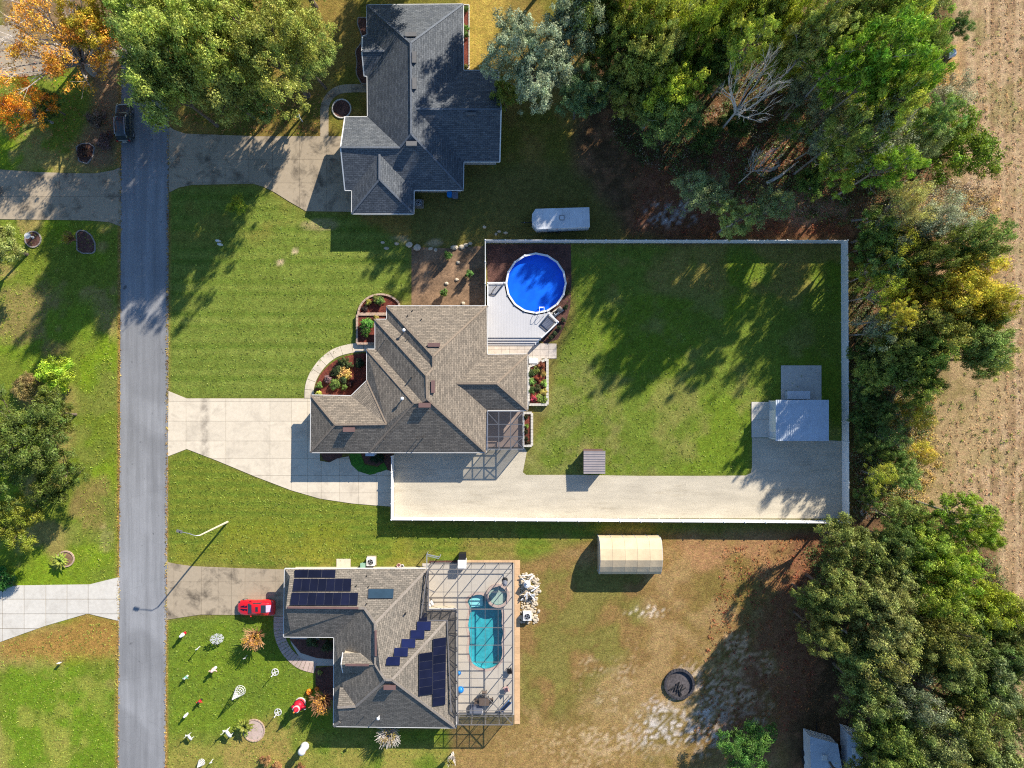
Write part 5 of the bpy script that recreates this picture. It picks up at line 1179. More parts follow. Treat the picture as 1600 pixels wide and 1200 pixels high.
def snowflake():
    r, q = base_obj('snowflake_ornament', 'large white snowflake ornament on the lawn near the street end of the driveway', 'ornament', 344,994); c_ = q+Vector((0,0,.95)); n = Vector((.35,-.35,.87)).normalized(); u = n.orthogonal().normalized(); v = n.cross(u)
    for k in range(8):
        a = 2*PI*k/8; d = u*math.cos(a)+v*math.sin(a); s = n.cross(d); MB().bar(c_,c_+d*.8,.10,.04,up=n).build('arm', MT['nylon_white'], r)
        for t in (.45,.68):
            for sg_ in (-1,1): MB().bar(c_+d*.8*t, c_+d*.8*(t+.25)+s*sg_*.2, .07,.035,up=n).build('barb', MT['nylon_white'], r)
    MB().tube([q,c_],.03,5).build('stake', MT['steel'], r)
snowflake()
def stick(label, px, py, h):
    r, q = base_obj('light_stake', label, 'ornament', px, py); MB().tube([q,q+Vector((0,0,h))],.05,6).build('stake', MT['nylon_white'], r); MB().tube([q+Vector((0,0,h)),q+Vector((.05,.1,h+.15)),q+Vector((.2,.15,h+.18)),q+Vector((.28,.15,h))],.05,6).build('crook', MT['nylon_white'], r)
stick('thin white cane stake left of the snowflake ornament', 312.5,1010, 1.2); stick('thin white cane stake in the shadow of the bare ornamental bush', 386,1024, 1.2); stick('white cane stake at the bottom edge of the south front lawn', 333,1186, 1.0)
def figure(label, px, py, h, m_body, m_head, m_leg='nylon_white', arms=True, cat='ornament', name='lawn_figure'):
    h *= .85; r, q = base_obj(name, label, cat, px, py); z = lambda f: Vector((0,0,h*f))
    MB().lathe(q,[(h*.13,0),(h*.12,h*.1),(h*.09,h*.3)],10).build('base', MT[m_leg], r); MB().lathe(q,[(h*.1,h*.28),(h*.17,h*.4),(h*.15,h*.6),(h*.07,h*.72)],10).build('body', MT[m_body], r)
    hd = MB().ball(q+z(.82),h*.12,10,8).build('head', MT[m_head], r, True)
    if arms:
        for s in (-1,1): MB().tube([q+z(.64)+Vector((s*h*.1,0,0)), q+z(.52)+Vector((s*h*.26,-h*.05,0)), q+z(.6)+Vector((s*h*.34,-h*.1,0))],[h*.05,h*.045,h*.035],6).build('arm', MT[m_body], r)
    return r, q, hd
r,q,hd = figure('white topped figure on a red base nearest the street on the south lawn', 289,989, 1.7,'nylon_white','nylon_white','nylon_red',False)
figure('pale green figure with outstretched arms near the street on the south lawn', 293,1056, 1.2,'nylon_teal','nylon_white')
figure('pinkish white figure with raised arms in the middle of the south lawn', 337,1043, 1.7,'nylon_pink','nylon_pink')
figure('black and red bird-like figure on the south lawn', 315,1093, 1.3,'nylon_red','black','black'); figure('white round-bellied figure left of the black and red one, further down', 293,1115, 1.3,'nylon_white','nylon_white',arms=False)
def deer(label, px, py, h, rot):
    r, q = base_obj('deer_figure', label, 'ornament', px, py); d = Vector((math.cos(rot),math.sin(rot),0)); s = Vector((-d.y,d.x,0)); z = Vector((0,0,1))
    MB().tube([q-d*h*.32+z*h*.5, q-d*h*.1+z*h*.55, q+d*h*.15+z*h*.55, q+d*h*.3+z*h*.5],[h*.09,h*.13,h*.13,h*.09],8).build('body', MT['nylon_white'], r, True)
    MB().tube([q+d*h*.26+z*h*.55, q+d*h*.36+z*h*.75, q+d*h*.38+z*h*.84],[h*.08,h*.055,h*.05],7).build('neck', MT['nylon_white'], r, True); MB().tube([q+d*h*.34+z*h*.86, q+d*h*.5+z*h*.82],[h*.06,h*.035],7).build('head', MT['nylon_white'], r, True)
    for a in (-.24,.24):
        for b_ in (-1,1): MB().tube([q+d*h*a+s*h*.07*b_+z*h*.46, q+d*h*a+s*h*.08*b_],[h*.035,h*.02],5).build('leg', MT['nylon_white'], r)
    for b_ in (-1,1): MB().tube([q+d*h*.36+z*h*.9, q+d*h*.33+s*h*.1*b_+z*h*1.02, q+d*h*.38+s*h*.16*b_+z*h*1.15],[h*.02,h*.015,h*.01],5).build('antler', MT['nylon_white'], r)
deer('white deer figure near the lower street edge of the south lawn', 300,1148, 1.2, 2.2); deer('tall white deer figure beside the palm bed on the south lawn', 361,1141, 1.6, 2.2)
# red inflatable, snowman, orange blow-ups
def inflatable():
    r, q = base_obj('inflatable_figure', 'big red and white inflatable figure in front of the bare red bush', 'inflatable', 470,1097.5); z = Vector((0,0,1)); 
    MB().lathe(q,[(.35,0),(.55,.1),(.62,.5),(.66,.8),(.6,1.1),(.4,1.4)],14).build('body', MT['nylon_red'], r, True); annulus(Vector((q.x,q.y,0)),.69,.5,.72,.86,16).build('belt', MT['black'], r); annulus(Vector((q.x,q.y,0)),.66,.4,.05,.22,16).build('hem', MT['nylon_white'], r)
    MB().ball(q+z*1.65,.36,12,8).build('head', MT['nylon_pink'], r, True); MB().ball(q+z*1.5+Vector((-.05,-.2,0)),(.36,.26,.28),10,8).build('beard', MT['nylon_white'], r, True)
    ht = MB().lathe(q+z*1.82,[(.36,0),(.33,.15),(.22,.38),(.1,.58),(.05,.66)],12).build('hat', MT['nylon_red'], r, True); annulus(Vector((q.x,q.y,0)),.41,.28,1.78,1.93,14).build('hat_brim', MT['nylon_white'], r); MB().ball(q+z*2.5+Vector((-.1,-.08,0)),.1,8,6).build('pompom', MT['nylon_orange'], r)
    for s in (-1,1): MB().tube([q+z*1.25+Vector((s*.42,0,0)), q+z*1.0+Vector((s*.75,-.1,0)), q+z*.8+Vector((s*.7,-.35,0))],[.2,.18,.15],8).build('arm', MT['nylon_red'], r, True); MB().ball(q+z*.76+Vector((s*.7,-.42,0)),.16,8,6).build('mitten', MT['nylon_white'], r, True); MB().ball(q+Vector((s*.25,-.3,.12)),(.2,.32,.14),8,6).build('boot', MT['black'], r, True)
inflatable()
def snowman():
    r, q = base_obj('inflatable_snowman', 'white ball-headed inflatable snowman at the bottom edge of the south lawn', 'inflatable', 478,1163); z = Vector((0,0,1))
    MB().ball(q+z*.5,(.52,.52,.5),14,10).build('lower_ball', MT['nylon_white'], r, True); MB().ball(q+z*1.15,(.42,.42,.4),14,10).build('middle_ball', MT['nylon_white'], r, True); MB().ball(q+z*1.75,(.46,.46,.42),14,10).build('head', MT['nylon_white'], r, True); MB().tube([q+z*1.2+Vector((-.3,-.4,0)),q+z*1.0+Vector((.25,-.45,0))],.07,6).build('scarf', MT['nylon_red'], r)
snowman()
def pumpkin(label, px, py, s):
    r, q = base_obj('pumpkin_ornament', label, 'ornament', px, py); b = MB()
    for k in range(8): a = 2*PI*k/8; b.ball(q+Vector((.5*s*math.cos(a),.5*s*math.sin(a),.55*s)),(.45*s,.45*s,.55*s),8,6)
    b.build('body', MT['nylon_orange'], r, True); MB().tube([q+Vector((0,0,s)),q+Vector((.05,0,1.35*s))],.08*s,6).build('stem', MT['bark'], r)
pumpkin('orange pumpkin ornament left of the bare red bush', 484,1080, .42); pumpkin('small orange pumpkin ornament on the dark bed by the house corner', 495.5,1075.5, .3)
# ------------------------------------------------------------------ plants
def leaves_mesh(name, cen, nrm, size, aspect=0.6, seed=1):
    r = np.random.RandomState(seed); N = len(cen); nrm = nrm/np.linalg.norm(nrm, axis=1, keepdims=True)
    t = r.randn(N,3); t -= nrm*(t*nrm).sum(1,keepdims=True); t /= np.linalg.norm(t,axis=1,keepdims=True); b = np.cross(nrm,t)
    s = size[:,None]; vs = np.stack([cen+t*s*.5, cen+b*s*.5*aspect+nrm*s*.06, cen-t*s*.5, cen-b*s*.5*aspect+nrm*s*.06],1).reshape(-1,3)
    me = bpy.data.meshes.new(name); me.vertices.add(N*4); me.vertices.foreach_set('co', vs.astype(np.float32).ravel())
    me.loops.add(N*4); me.loops.foreach_set('vertex_index', np.arange(N*4,dtype=np.int32)); me.polygons.add(N)
    me.polygons.foreach_set('loop_start', np.arange(0,N*4,4,dtype=np.int32)); me.polygons.foreach_set('loop_total', np.full(N,4,np.int32)); me.update(); me.materials.append(MT['leaf']); return me
def unit(r, n):
    v = r.randn(n,3); return v/np.linalg.norm(v,axis=1,keepdims=True)
def crown(seed, R, Hc, zc, nclump, nleaf, lsize, flat=.7, crad=.20, aspect=.6, core=.1, top=-.25, ragged=.25):
    """leaf clumps spread over a dome of radius R, height Hc, centred at zc; returns mesh and clump centres"""
    r = np.random.RandomState(seed); d = unit(r, nclump*3); d = d[d[:,2] > top][:nclump]; k = len(d)
    lob = 1 + ragged*np.sin(np.arctan2(d[:,1],d[:,0])*3+seed) * .6 + ragged*.6*np.sin(np.arctan2(d[:,1],d[:,0])*5+seed*2)
    rad = (.40+.60*r.rand(k)**.6)*lob; cc = np.stack([d[:,0]*R*rad*.86, d[:,1]*R*rad*.86, zc + d[:,2]*Hc*.5*rad],1)
    cr = R*crad*(.6+.8*r.rand(k)); w = cr**2; cnt = np.maximum(20,(nleaf*w/w.sum()).astype(int)); P_=[]; N_=[]
    for c, q, n in zip(cc, cr, cnt):
        u = unit(r,n); rr_ = (.35+.65*r.rand(n)**.45)[:,None]; st = 1+.35*np.sin(np.arctan2(u[:,1],u[:,0])*4+q*9)[:,None]
        p = c + u*q*rr_*st*np.array([1,1,flat]); P_.append(p); N_.append(u*1.0 + np.array([0,0,.3]) + .42*r.randn(n,3))
    n = int(nleaf*core); u = unit(r,n); P_.append(np.array([0,0,zc])+u*(r.rand(n)[:,None]**.5)*np.array([R*.75,R*.75,Hc*.35])); N_.append(u+r.randn(n,3))
    P_ = np.concatenate(P_); N_ = np.concatenate(N_); return leaves_mesh('crown', P_, N_, lsize*(.6+.8*r.rand(len(P_))), aspect, seed), cc
def limbs(seed, cc, h0, zc, rt, m, nb=10, base=(0,0,0), wig=.5):
    r = random.Random(seed); b = MB(); top = Vector((r.uniform(-.4,.4),r.uniform(-.4,.4),h0))
    b.tube([(0,0,-.1),(0,0,.3),(top.x*.4,top.y*.4,h0*.5),top],[rt*1.35,rt,rt*.85,rt*.7],9)
    pick = r.sample(range(len(cc)), min(nb,len(cc)))
    for i in pick:
        c = Vector(cc[i]); mid = top.lerp(c,.5)+Vector((r.uniform(-wig,wig),r.uniform(-wig,wig),r.uniform(-.2,.6))); b.tube([top-Vector((0,0,.2)),top.lerp(mid,.55)+Vector((0,0,.1)),mid,c],[rt*.5,rt*.38,rt*.26,rt*.08],6)
        for _ in range(3): e = c+Vector((r.uniform(-1,1),r.uniform(-1,1),r.uniform(-.2,.7)))*1.1; b.tube([mid.lerp(c,.6),e],[rt*.12,rt*.03],4)
    return b.mesh('trunk', MT[m])
PROTO = {}
def proto(kind, seed, **k):
    tr = k.pop('trunk'); me, cc = crown(seed, **k); PROTO.setdefault(kind,[]).append((me, limbs(seed, cc, *tr)))
# the prototypes stand 10 m tall with a 5 m crown radius, oaks wider
for s in (1,2,3): proto('oak', s, R=5, Hc=7, zc=6.2, nclump=120, nleaf=24000, lsize=.20, crad=.135, ragged=.35, core=.05, trunk=(3.2,6,.28,'bark',12))
for s in (11,12): proto('bigoak', s, R=8, Hc=9, zc=9, nclump=280, nleaf=60000, lsize=.20, crad=.09, ragged=.5, core=.05, trunk=(4.5,9,.45,'bark',18))
for s in (21,22,23): proto('pine', s, R=4, Hc=8, zc=10, nclump=85, nleaf=14500, lsize=.29, crad=.12, aspect=.28, ragged=.3, core=.03, flat=.8, trunk=(8,10,.2,'bark_grey',14))
for s in (31,32): proto('loose', s, R=5, Hc=6, zc=7, nclump=80, nleaf=10500, lsize=.19, crad=.15, ragged=.45, core=.03, trunk=(3.5,7,.22,'bark_grey',30))
for s in (41,): proto('autumn', s, R=7, Hc=7, zc=7.5, nclump=110, nleaf=11000, lsize=.19, crad=.10, ragged=.45, core=.02, trunk=(3.0,7.5,.32,'bark_grey',46))
for s in (51,52): proto('shrub', s, R=1, Hc=1.5, zc=.8, nclump=34, nleaf=3600, lsize=.14, crad=.30, core=.15, top=-.5, trunk=(.5,.8,.06,'bark',6))
for s in (61,62): proto('bush', s, R=2.5, Hc=3, zc=1.7, nclump=70, nleaf=11000, lsize=.17, crad=.2, core=.12, top=-.4, trunk=(.8,1.7,.12,'bark',8))
KD = {'oak':(5,10,.62), 'bigoak':(8,14,.64), 'pine':(4,14,.72), 'loose':(5,10.5,.68), 'autumn':(7,11.5,.65), 'shrub':(1,1.6,.5), 'bush':(2.5,3.3,.5)}
NAMES = {'oak':'oak_tree','bigoak':'oak_tree','pine':'pine_tree','loose':'thin_tree','autumn':'autumn_tree','shrub':'shrub','bush':'bush'}
tree_rnd = random.Random(99)
def G(r,g,b):
    m_ = (r+g+b)/3; q = 1.0; return tuple(min(.85, v*1.26) for v in lin((r*q+m_*(1-q), g*q+m_*(1-q), b*q+m_*(1-q)))) + (1,)
def tree(kind, px, py, rpx, h, col, label, group=None, cat='tree', var=None, name=None):
    """px, py: crown centre in the picture, rpx: crown radius there, h: height of the tree in metres"""
    R0, H0, zc = KD[kind]; z = h*zc; p = P(px,py,z); R = rpx*(H-z)/F; v = PROTO[kind][(tree_rnd.randrange(99) if var is None else var) % len(PROTO[kind])]
    r = thing(name or NAMES[kind], label, cat, (p.x,p.y,0), group); r.rotation_euler = (0,0,tree_rnd.uniform(0,6.28)); s = R/R0; r.scale = (s,s,h/H0)
    c = inst('crown', v[0], r); j = tree_rnd.uniform(.86,1.14); c.color = (col[0]*j*tree_rnd.uniform(.93,1.07),col[1]*j,col[2]*j*tree_rnd.uniform(.8,1.2),1); inst('trunk', v[1], r); return r
OL = G(142,150,74); YG = G(162,172,62); BR = G(134,164,50); GR = G(138,146,104); DK = G(92,112,52); GG = G(120,140,66); MU = G(176,166,62); YL = G(168,158,58); ORG = G(214,142,40)
# left side of the street
tree('autumn', 88,72, 108, 11, G(206,150,62), 'large autumn oak turning orange over the top left driveway')
tree('loose', 40,168, 46, 7, ORG, 'small orange-leaved tree below the large autumn oak'); tree('oak', 150,45, 52, 10, G(176,160,56), 'yellowish green tree between the autumn oak and the street')
tree('oak', 78,165, 26, 4.5, DK, 'low dark green tree beneath the autumn branches'); tree('bigoak', 20,690, 92, 10, G(94,106,44), 'big olive-green live oak at the left edge beside the street', var=0); tree('oak', 88,745, 50, 7, G(94,106,44), 'smaller crown of olive oak leaning toward the street at left')
tree('oak', 22,812, 44, 7, G(122,132,50), 'pale olive tree above the lower left driveway'); tree('oak', 85,650, 40, 6.5, G(94,106,44), 'olive tree crown right of the big oak at the left edge')
tree('oak', -4,385, 44, 8, G(138,146,80), 'grey-green tree cut by the left edge of the picture')
tree('bush', 90,584, 31, 3.2, G(150,168,56), 'round yellow-green clipped bush on the left lawn', cat='bush')
tree('bush', 40,606, 24, 1.6, G(140,128,76), 'low brownish shrub below the round yellow-green bush', cat='bush'); tree('shrub', 4,905, 18, 1.6, G(70,120,50), 'dark green shrub at the left edge by the lower driveway', cat='bush')
# the large oaks by the north driveway
tree('bigoak', 285,72, 100, 22, G(152,158,76), 'broad sunlit live oak overhanging the street', var=1); tree('bigoak', 428,75, 92, 19, G(148,154,74), 'broad live oak between the street and the slate-roofed house', var=0)
tree('oak', 345,130, 66, 16, G(156,162,80), 'live oak crown drooping over the north driveway'); tree('oak', 235,35, 58, 17, G(140,152,74), 'oak over the street at the top edge'); tree('oak', 350,25, 72, 19, G(146,158,74), 'oak crown at the top edge between the two broad live oaks')
tree('oak', 372,321, 17, 3.2, G(158,168,58), 'small young tree standing on the front lawn'); tree('oak', 395,150, 46, 10, G(140,152,74), 'low live oak crown nearest the north driveway'); tree('oak', 258,125, 54, 21, G(142,154,76), 'tall live oak crown leaning over the left side of the street'); tree('oak', 482,95, 44, 12, G(150,160,78), 'live oak crown nearest the slate-roofed house')
tree('shrub', 420,135, 16, 1.0, G(92,70,62), 'dark reddish low plant under the live oaks', cat='bush')
# grey-green oaks right of the north house
tree('bigoak', 835,95, 80, 16, G(148,156,116), 'tall grey-green oak right of the slate-roofed house', var=1); tree('oak', 898,40, 52, 15, G(140,150,108), 'grey-green oak behind the slate-roofed house at the top'); tree('oak', 905,150, 42, 11, G(102,122,80), 'darker grey-green oak at the edge of the shaded lawn'); tree('oak', 790,150, 26, 7, G(128,140,60), 'small green tree against the east wall of the slate-roofed house')
# trees beyond the top edge whose shadows reach into the picture
for i,(px,py,rp,h) in enumerate(((640,-95,60,13),(560,-60,40,11),(1000,-60,60,17),(915,-52,78,19),(850,-95,60,17),(955,-130,70,18),(330,-80,95,17),(450,-70,90,17),(245,-120,80,16),(690,-190,50,12))): tree('oak', px,py,rp,h, OL, 'olive oak standing beyond the top edge', 'oaks beyond the top edge')
W1 = 'yellow-green tree crown in the wood behind the back fence'; W2 = 'bright green pine crown in the wood near the field'; W3 = 'grey-green thin crown in the wood north of the back yard'; W4 = 'tree of the lower right grove with olive-green crown'; W5 = 'bright tree crown on the field side of the lower right grove'; W6 = 'olive-yellow tree between the east fence and the stubble field'
forest = [
 ('oak',1022,28,48,17,YG,W1),('oak',1087,57,33,17,YG,W1),('oak',1007,102,42,15,OL,W1),('oak',1050,142,42,14,YG,W1),('oak',1043,186,46,11,GG,W1),('oak',980,158,32,9,OL,W1),('oak',1150,20,42,18,YG,W1),('pine',1167,72,40,18,YG,W1),('oak',1045,82,30,15,OL,W1),('oak',1192,18,38,18,OL,W1),
 ('oak',965,62,36,13,OL,W1),('oak',1100,105,34,10,GG,W1),('oak',1215,22,42,19,YG,W1),('pine',1282,45,42,20,OL,W1),('pine',1302,112,38,19,BR,W2),('pine',1388,84,54,24,BR,W2),('oak',1325,16,42,19,OL,W1),('oak',1365,20,40,18,GG,W1),('pine',1412,28,34,17,YG,W1),('pine',1262,78,42,18,OL,W1),
 ('pine',1352,128,34,21,BR,W2),('pine',1420,132,36,22,BR,W2),('pine',1392,165,38,21,YG,W2),('loose',1372,205,54,18,GR,W3),('pine',1318,214,38,18,OL,W3),('oak',1492,232,58,10,G(104,120,40),'broad dark green bush at the field edge of the wood'),('pine',1312,264,38,12,YG,W3),('pine',1382,262,38,17,BR,W2),('loose',1280,220,30,10,GR,W3),
 ('oak',1499,42,20,3.5,G(92,120,52),'dark green bush standing alone at the top field edge'),('loose',1487,160,40,8,G(150,150,112),W3),('loose',1085,305,38,9,G(132,142,90),W3),('pine',1150,342,38,10,G(170,172,84),W3),('loose',1112,300,30,8,GR,W3),('loose',1205,318,34,9,G(140,150,86),W3),('pine',1345,60,36,18,GG,W1),('oak',1125,60,36,13,DK,W1),('oak',1440,70,30,10,GG,W2),('oak',930,25,30,12,GG,W1),('oak',1228,72,38,12,OL,W1),('loose',1258,148,34,9,GR,W3),('oak',1128,112,32,10,GG,W1),('oak',1222,112,30,8,YG,W1),('loose',1300,170,34,10,GR,W3),('oak',1150,190,24,5,DK,W3),('loose',1240,205,28,6,GG,W3),('oak',1100,215,26,5,DK,W3),('oak',1265,285,26,5,DK,W3),('pine',1455,190,34,15,GG,W2),('loose',1430,230,34,13,GR,W3),
 ('oak',1362,382,30,9,DK,W6),('loose',1410,322,38,10,G(170,160,86),W6),('oak',1515,385,46,10,GG,W6),('oak',1500,452,56,10,MU,W6),('oak',1538,478,38,9,MU,W6),('pine',1396,496,27,9,YL,W6),('oak',1452,514,50,9,G(140,138,58),W6),('oak',1526,538,48,9,GG,W6),('oak',1412,552,44,8,G(112,126,56),W6),('loose',1356,432,28,9,YG,W6),('loose',1378,458,32,10,YG,W6),('oak',1428,592,44,7,G(112,122,52),W6),('oak',1358,556,28,6,DK,W6),('oak',1350,610,26,6,DK,W6),('loose',1475,345,44,9,G(158,158,116),W6),('oak',1450,405,40,9,G(120,130,60),W6),('oak',1375,640,26,5,DK,W6),('oak',1352,690,24,3.5,DK,W6),('loose',1392,684,30,4,GG,W6),('loose',1372,742,30,4,YG,W6),('oak',1412,742,28,4,GG,W6),('loose',1425,650,32,4,MU,W6),('oak',1345,652,22,3.5,DK,W6),('loose',1442,704,26,3,MU,W6),('oak',1395,715,24,3,DK,W6),('oak',1360,775,22,3,GG,W6),
 ('oak',1312,842,44,9,G(136,146,66),W4),('oak',1412,814,42,9,GG,W5),('pine',1495,802,46,11,BR,W5),('oak',1528,828,34,9,BR,W5),('oak',1362,872,52,11,OL,W4),('oak',1438,852,50,12,G(132,158,52),W5),('oak',1478,884,46,12,BR,W5),('oak',1268,934,30,9,GG,W4),('oak',1304,926,46,12,OL,W4),('oak',1375,926,54,13,OL,W4),('oak',1450,922,50,13,G(136,158,58),W4),('oak',1536,946,50,11,G(158,172,54),W5),('oak',1278,986,36,11,OL,W4),('oak',1376,976,52,14,G(150,158,80),W4),('oak',1452,990,52,14,OL,W4),('loose',1376,1028,52,14,G(162,164,84),W4),('oak',1478,1032,46,13,GG,W4),('oak',1538,1052,58,12,G(136,152,84),W5),('oak',1350,1078,50,12,GG,W4),('loose',1426,1090,46,14,GR,W4),('oak',1500,1114,54,13,G(136,150,76),W5),('oak',1376,1140,50,13,GG,W4),('loose',1452,1152,50,13,G(150,158,90),W4),('oak',1552,1188,52,12,G(140,152,84),W5),('oak',1404,1182,44,12,GG,W4),('oak',1500,1195,44,11,OL,W4),('oak',1590,1110,40,10,OL,W5),('oak',1330,1015,36,11,GG,W4),('oak',1450,1240,60,14,OL,W4),('oak',1330,1230,50,12,OL,W4),
]
# fill the canopy between the named crowns
fr_ = random.Random(4); fill = []
for poly, n_, h0_, h1_, cols_ in (([(915,-20),(1470,-20),(1450,230),(1330,250),(1260,110),(1120,120),(1060,170),(960,190),(915,90)],30,6,10,(OL,GG,YG,GR)), ([(1290,850),(1480,800),(1575,900),(1610,1010),(1610,1230),(1350,1230),(1330,1050)],18,9,13,(OL,GG,GG)), ([(1350,330),(1470,330),(1550,400),(1550,560),(1440,610),(1360,600)],14,9,12,(OL,MU,GG,GR))):
    g_ = 0; tr_ = 0
    while g_ < n_ and tr_ < 4000:
        tr_ += 1; x_ = fr_.uniform(900,1610); y_ = fr_.uniform(-20,1230)
        if not inpoly(np.array([x_]),np.array([y_]),poly)[0] or min(math.hypot(x_-f[1],y_-f[2]) for f in forest+fill) < 24 or math.hypot(x_-1190,y_-150) < 75: continue
        fill.append((fr_.choice(('oak','oak','loose','pine')),x_,y_,fr_.uniform(32,46),fr_.uniform(h0_,h1_),fr_.choice(cols_),'')); g_ += 1
LMK = {'the bleached dead tree':(1185,132),'the white feed barrel':(1483,83),'the white cargo trailer':(878,342),'the north-east fence corner':(1325,378),'the metal workshop':(1253,656),'the south-east fence corner':(1327,815),'the camper trailer':(1295,1190),'the lower right picture corner':(1600,1200),'the grey leafless tree':(1482,330),'the long pale fallen limb':(1222,268),'the broad dark field-edge bush':(1492,232),'the slate-roofed house':(760,60),'the cream carport':(985,868),'the fire pit':(1061,1068),'the brushwood outside the fence corner':(1360,790),'the middle of the top edge':(800,0),'the lone field-edge bush':(1495,52),'the middle of the right edge':(1600,600),'the middle of the bottom edge':(800,1200),'the tall grey-green oak':(835,95),'the upper right picture corner':(1600,0)}
ORD = ['nearest','second nearest','third nearest','fourth nearest','fifth nearest','sixth nearest','seventh nearest','eighth nearest','ninth nearest','tenth nearest']+['%dth nearest' % i for i in range(11,90)]
allf = forest+fill; ranks = {}
for ln_, (lx,ly) in LMK.items():
    for rk_, i_ in enumerate(sorted(range(len(allf)), key=lambda i: math.hypot(allf[i][1]-lx, allf[i][2]-ly))): ranks.setdefault(i_,[]).append((rk_, ln_))
CN = {OL:'olive-green',YG:'yellow-green',BR:'bright green',GR:'grey-green',DK:'dark green',GG:'mid-green',MU:'mustard-olive',YL:'yellow'}; KN = {'oak':'bushy','pine':'tall','loose':'thin'}
for i_,(k,px,py,rp,h,c,l) in enumerate(allf):
    rk_, ln_ = min(ranks[i_]); c0_ = c; wood_ = 'grove' if py > 760 else 'wood'
    named = l not in (W1,W2,W3,W4,W5,W6,''); lab = l if named else '%s %s tree of the %s, %s to %s' % (CN.get(c,'soft green'), KN[k], wood_, ORD[rk_], ln_)
    if l == W6: h = h*1.5
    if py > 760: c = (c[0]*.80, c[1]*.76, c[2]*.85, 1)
    if 375 < py < 815: h = max(3.0, min(h, (1-528/(px-800))*86.5/KD[k][2]))
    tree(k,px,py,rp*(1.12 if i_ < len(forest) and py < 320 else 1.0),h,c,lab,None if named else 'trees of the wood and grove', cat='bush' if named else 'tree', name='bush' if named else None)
tree('oak', 1166,1166, 48, 5, G(88,124,58), 'fresh green rounded bush at the bottom edge of the dry yard', cat='bush')
# dead trees: bare branching limbs
def bare(seed, n, h, R, rt, m, depth=4):
    r = random.Random(seed); b = MB()
    def grow_(p, d, L_, rad, k):
        pts = [p]; q = p.copy(); dd = d.copy()
        for s in range(3): dd = (dd+Vector((r.uniform(-.25,.25),r.uniform(-.25,.25),r.uniform(-.12,.2)))).normalized(); q = q+dd*L_/3; pts.append(q.copy())
        b.tube(pts,[rad,rad*.85,rad*.7,rad*.5],5 if k > 2 else 3, cap=False)
        if k > 0:
            for _ in range(3 if k > 1 else 4):
                nd = (dd+Vector((r.uniform(-1,1),r.uniform(-1,1),r.uniform(-.3,.6)))*.8).normalized(); grow_(pts[r.choice((2,3))], nd, L_*r.uniform(.55,.75), rad*.55, k-1)
    top = Vector((0,0,h*.5)); b.tube([(0,0,-.1),(0,0,.4),top],[rt*1.3,rt,rt*.75],8)
    for i in range(n): a = 2*PI*i/n+r.uniform(-.3,.3); grow_(top-Vector((0,0,r.uniform(0,h*.12))), Vector((math.cos(a),math.sin(a),r.uniform(.5,1.1))).normalized(), R*.62, rt*.5, depth)
    return b.mesh('trunk', MT[m])
dead_me = bare(5, 8, 9, 5, .22, 'bark_pale', 3)
def dead(px,py,rpx,h,label): z = h*.75; p = P(px,py,z); s = rpx*(H-z)/F/5; r = thing('dead_tree', label, 'tree', (p.x,p.y,0)); r.scale = (s,s,h/9*.9); r.rotation_euler = (0,0,tree_rnd.uniform(0,6)); inst('trunk', dead_me, r)
dead(1185,132,50,21,'large bleached dead tree with bare white branches in the wood'); dead(1482,330,34,9,'grey leafless tree between the wood and the field'); dead(1195,250,22,12,'small pale leafless tree at the inner edge of the wood'); dead(60,40,70,11,'bare pale limbs showing through the autumn oak at top left'); dead(1360,790,20,2.2,'fallen pale brushwood outside the east fence corner')
# fallen limbs
def log(label, a, c, rad, m='bark_grey'): p = P(*a); o = MB().tube([P(*a,.35),P((a[0]*.6+c[0]*.4),(a[1]*.6+c[1]*.4)+3,.45),P(*c,.3)],[rad,rad*.8,rad*.35],7).build('fallen_limb', MT[m], None, True, (p.x,p.y,0)); tag(o, label, 'log')
log('long pale fallen limb on the brown wood floor above the trailer side', (1198,286),(1248,252),.22,'bark_pale'); log('pale fallen trunk below the bleached dead tree', (1143,200),(1166,165),.2,'bark_pale'); log('grey fallen limb outside the north-east fence corner', (1330,345),(1400,330),.15)
# clipped bare myrtles: sheaves of thin shoots
def sheaf(seed, n, h, R, m, lean=(0,0)):
    r = random.Random(seed); b = MB()
    for k in range(5): a = 2*PI*k/5; b.tube([(0,0,0),(.15*math.cos(a),.15*math.sin(a),h*.25),(.4*R*.5*math.cos(a),.4*R*.5*math.sin(a),h*.45)],[.06,.055,.05],6)
    for k in range(n):
        a = r.uniform(0,2*PI); q = r.uniform(.1,.35)*R; rr_ = R*r.uniform(.25,1.05)**.8; z1 = h*r.uniform(.7,1.0); p0 = Vector((q*math.cos(a),q*math.sin(a),h*.4)); p2 = Vector((rr_*math.cos(a+r.uniform(-.3,.3))+lean[0],rr_*math.sin(a+r.uniform(-.3,.3))+lean[1],z1)); b.tube([p0,p0.lerp(p2,.5)+Vector((0,0,.15)),p2],[.034,.028,.016],4,cap=False)
    return b.mesh('stems', MT[m])
for i,(px,py,R,h,m,l) in enumerate(((402,992,1.45,2.6,'twig','clipped leafless myrtle with tan shoots beside the red car'),(507,1091,1.6,2.6,'twig_red','clipped leafless myrtle with reddish shoots at the house corner'),(609,1142,1.55,2.5,'bark_pale','clipped leafless myrtle with pale trunks south of the house'),(707,1180,.6,2.6,'bark_pale','narrow leafless sapling at the bottom edge below the screen cage'),(112,373,.9,1.8,'twig_red','leafless reddish bush beside the mulch bed on the left lawn'))):
    p = P(px,py,.8); r = thing('bare_myrtle', l, 'bush', (p.x,p.y,0)); inst('stems', sheaf(70+i, 240 if R > 1 else 90, h, R, m), r)
    me,_ = crown(80+i, R*.8, .8, h*.85, 16, 300 if i else 520, .12, crad=.25, core=.0, top=.0); c = inst('dry_leaves', me, r); c.color = G(200,150,60) if i < 2 else G(150,130,50)
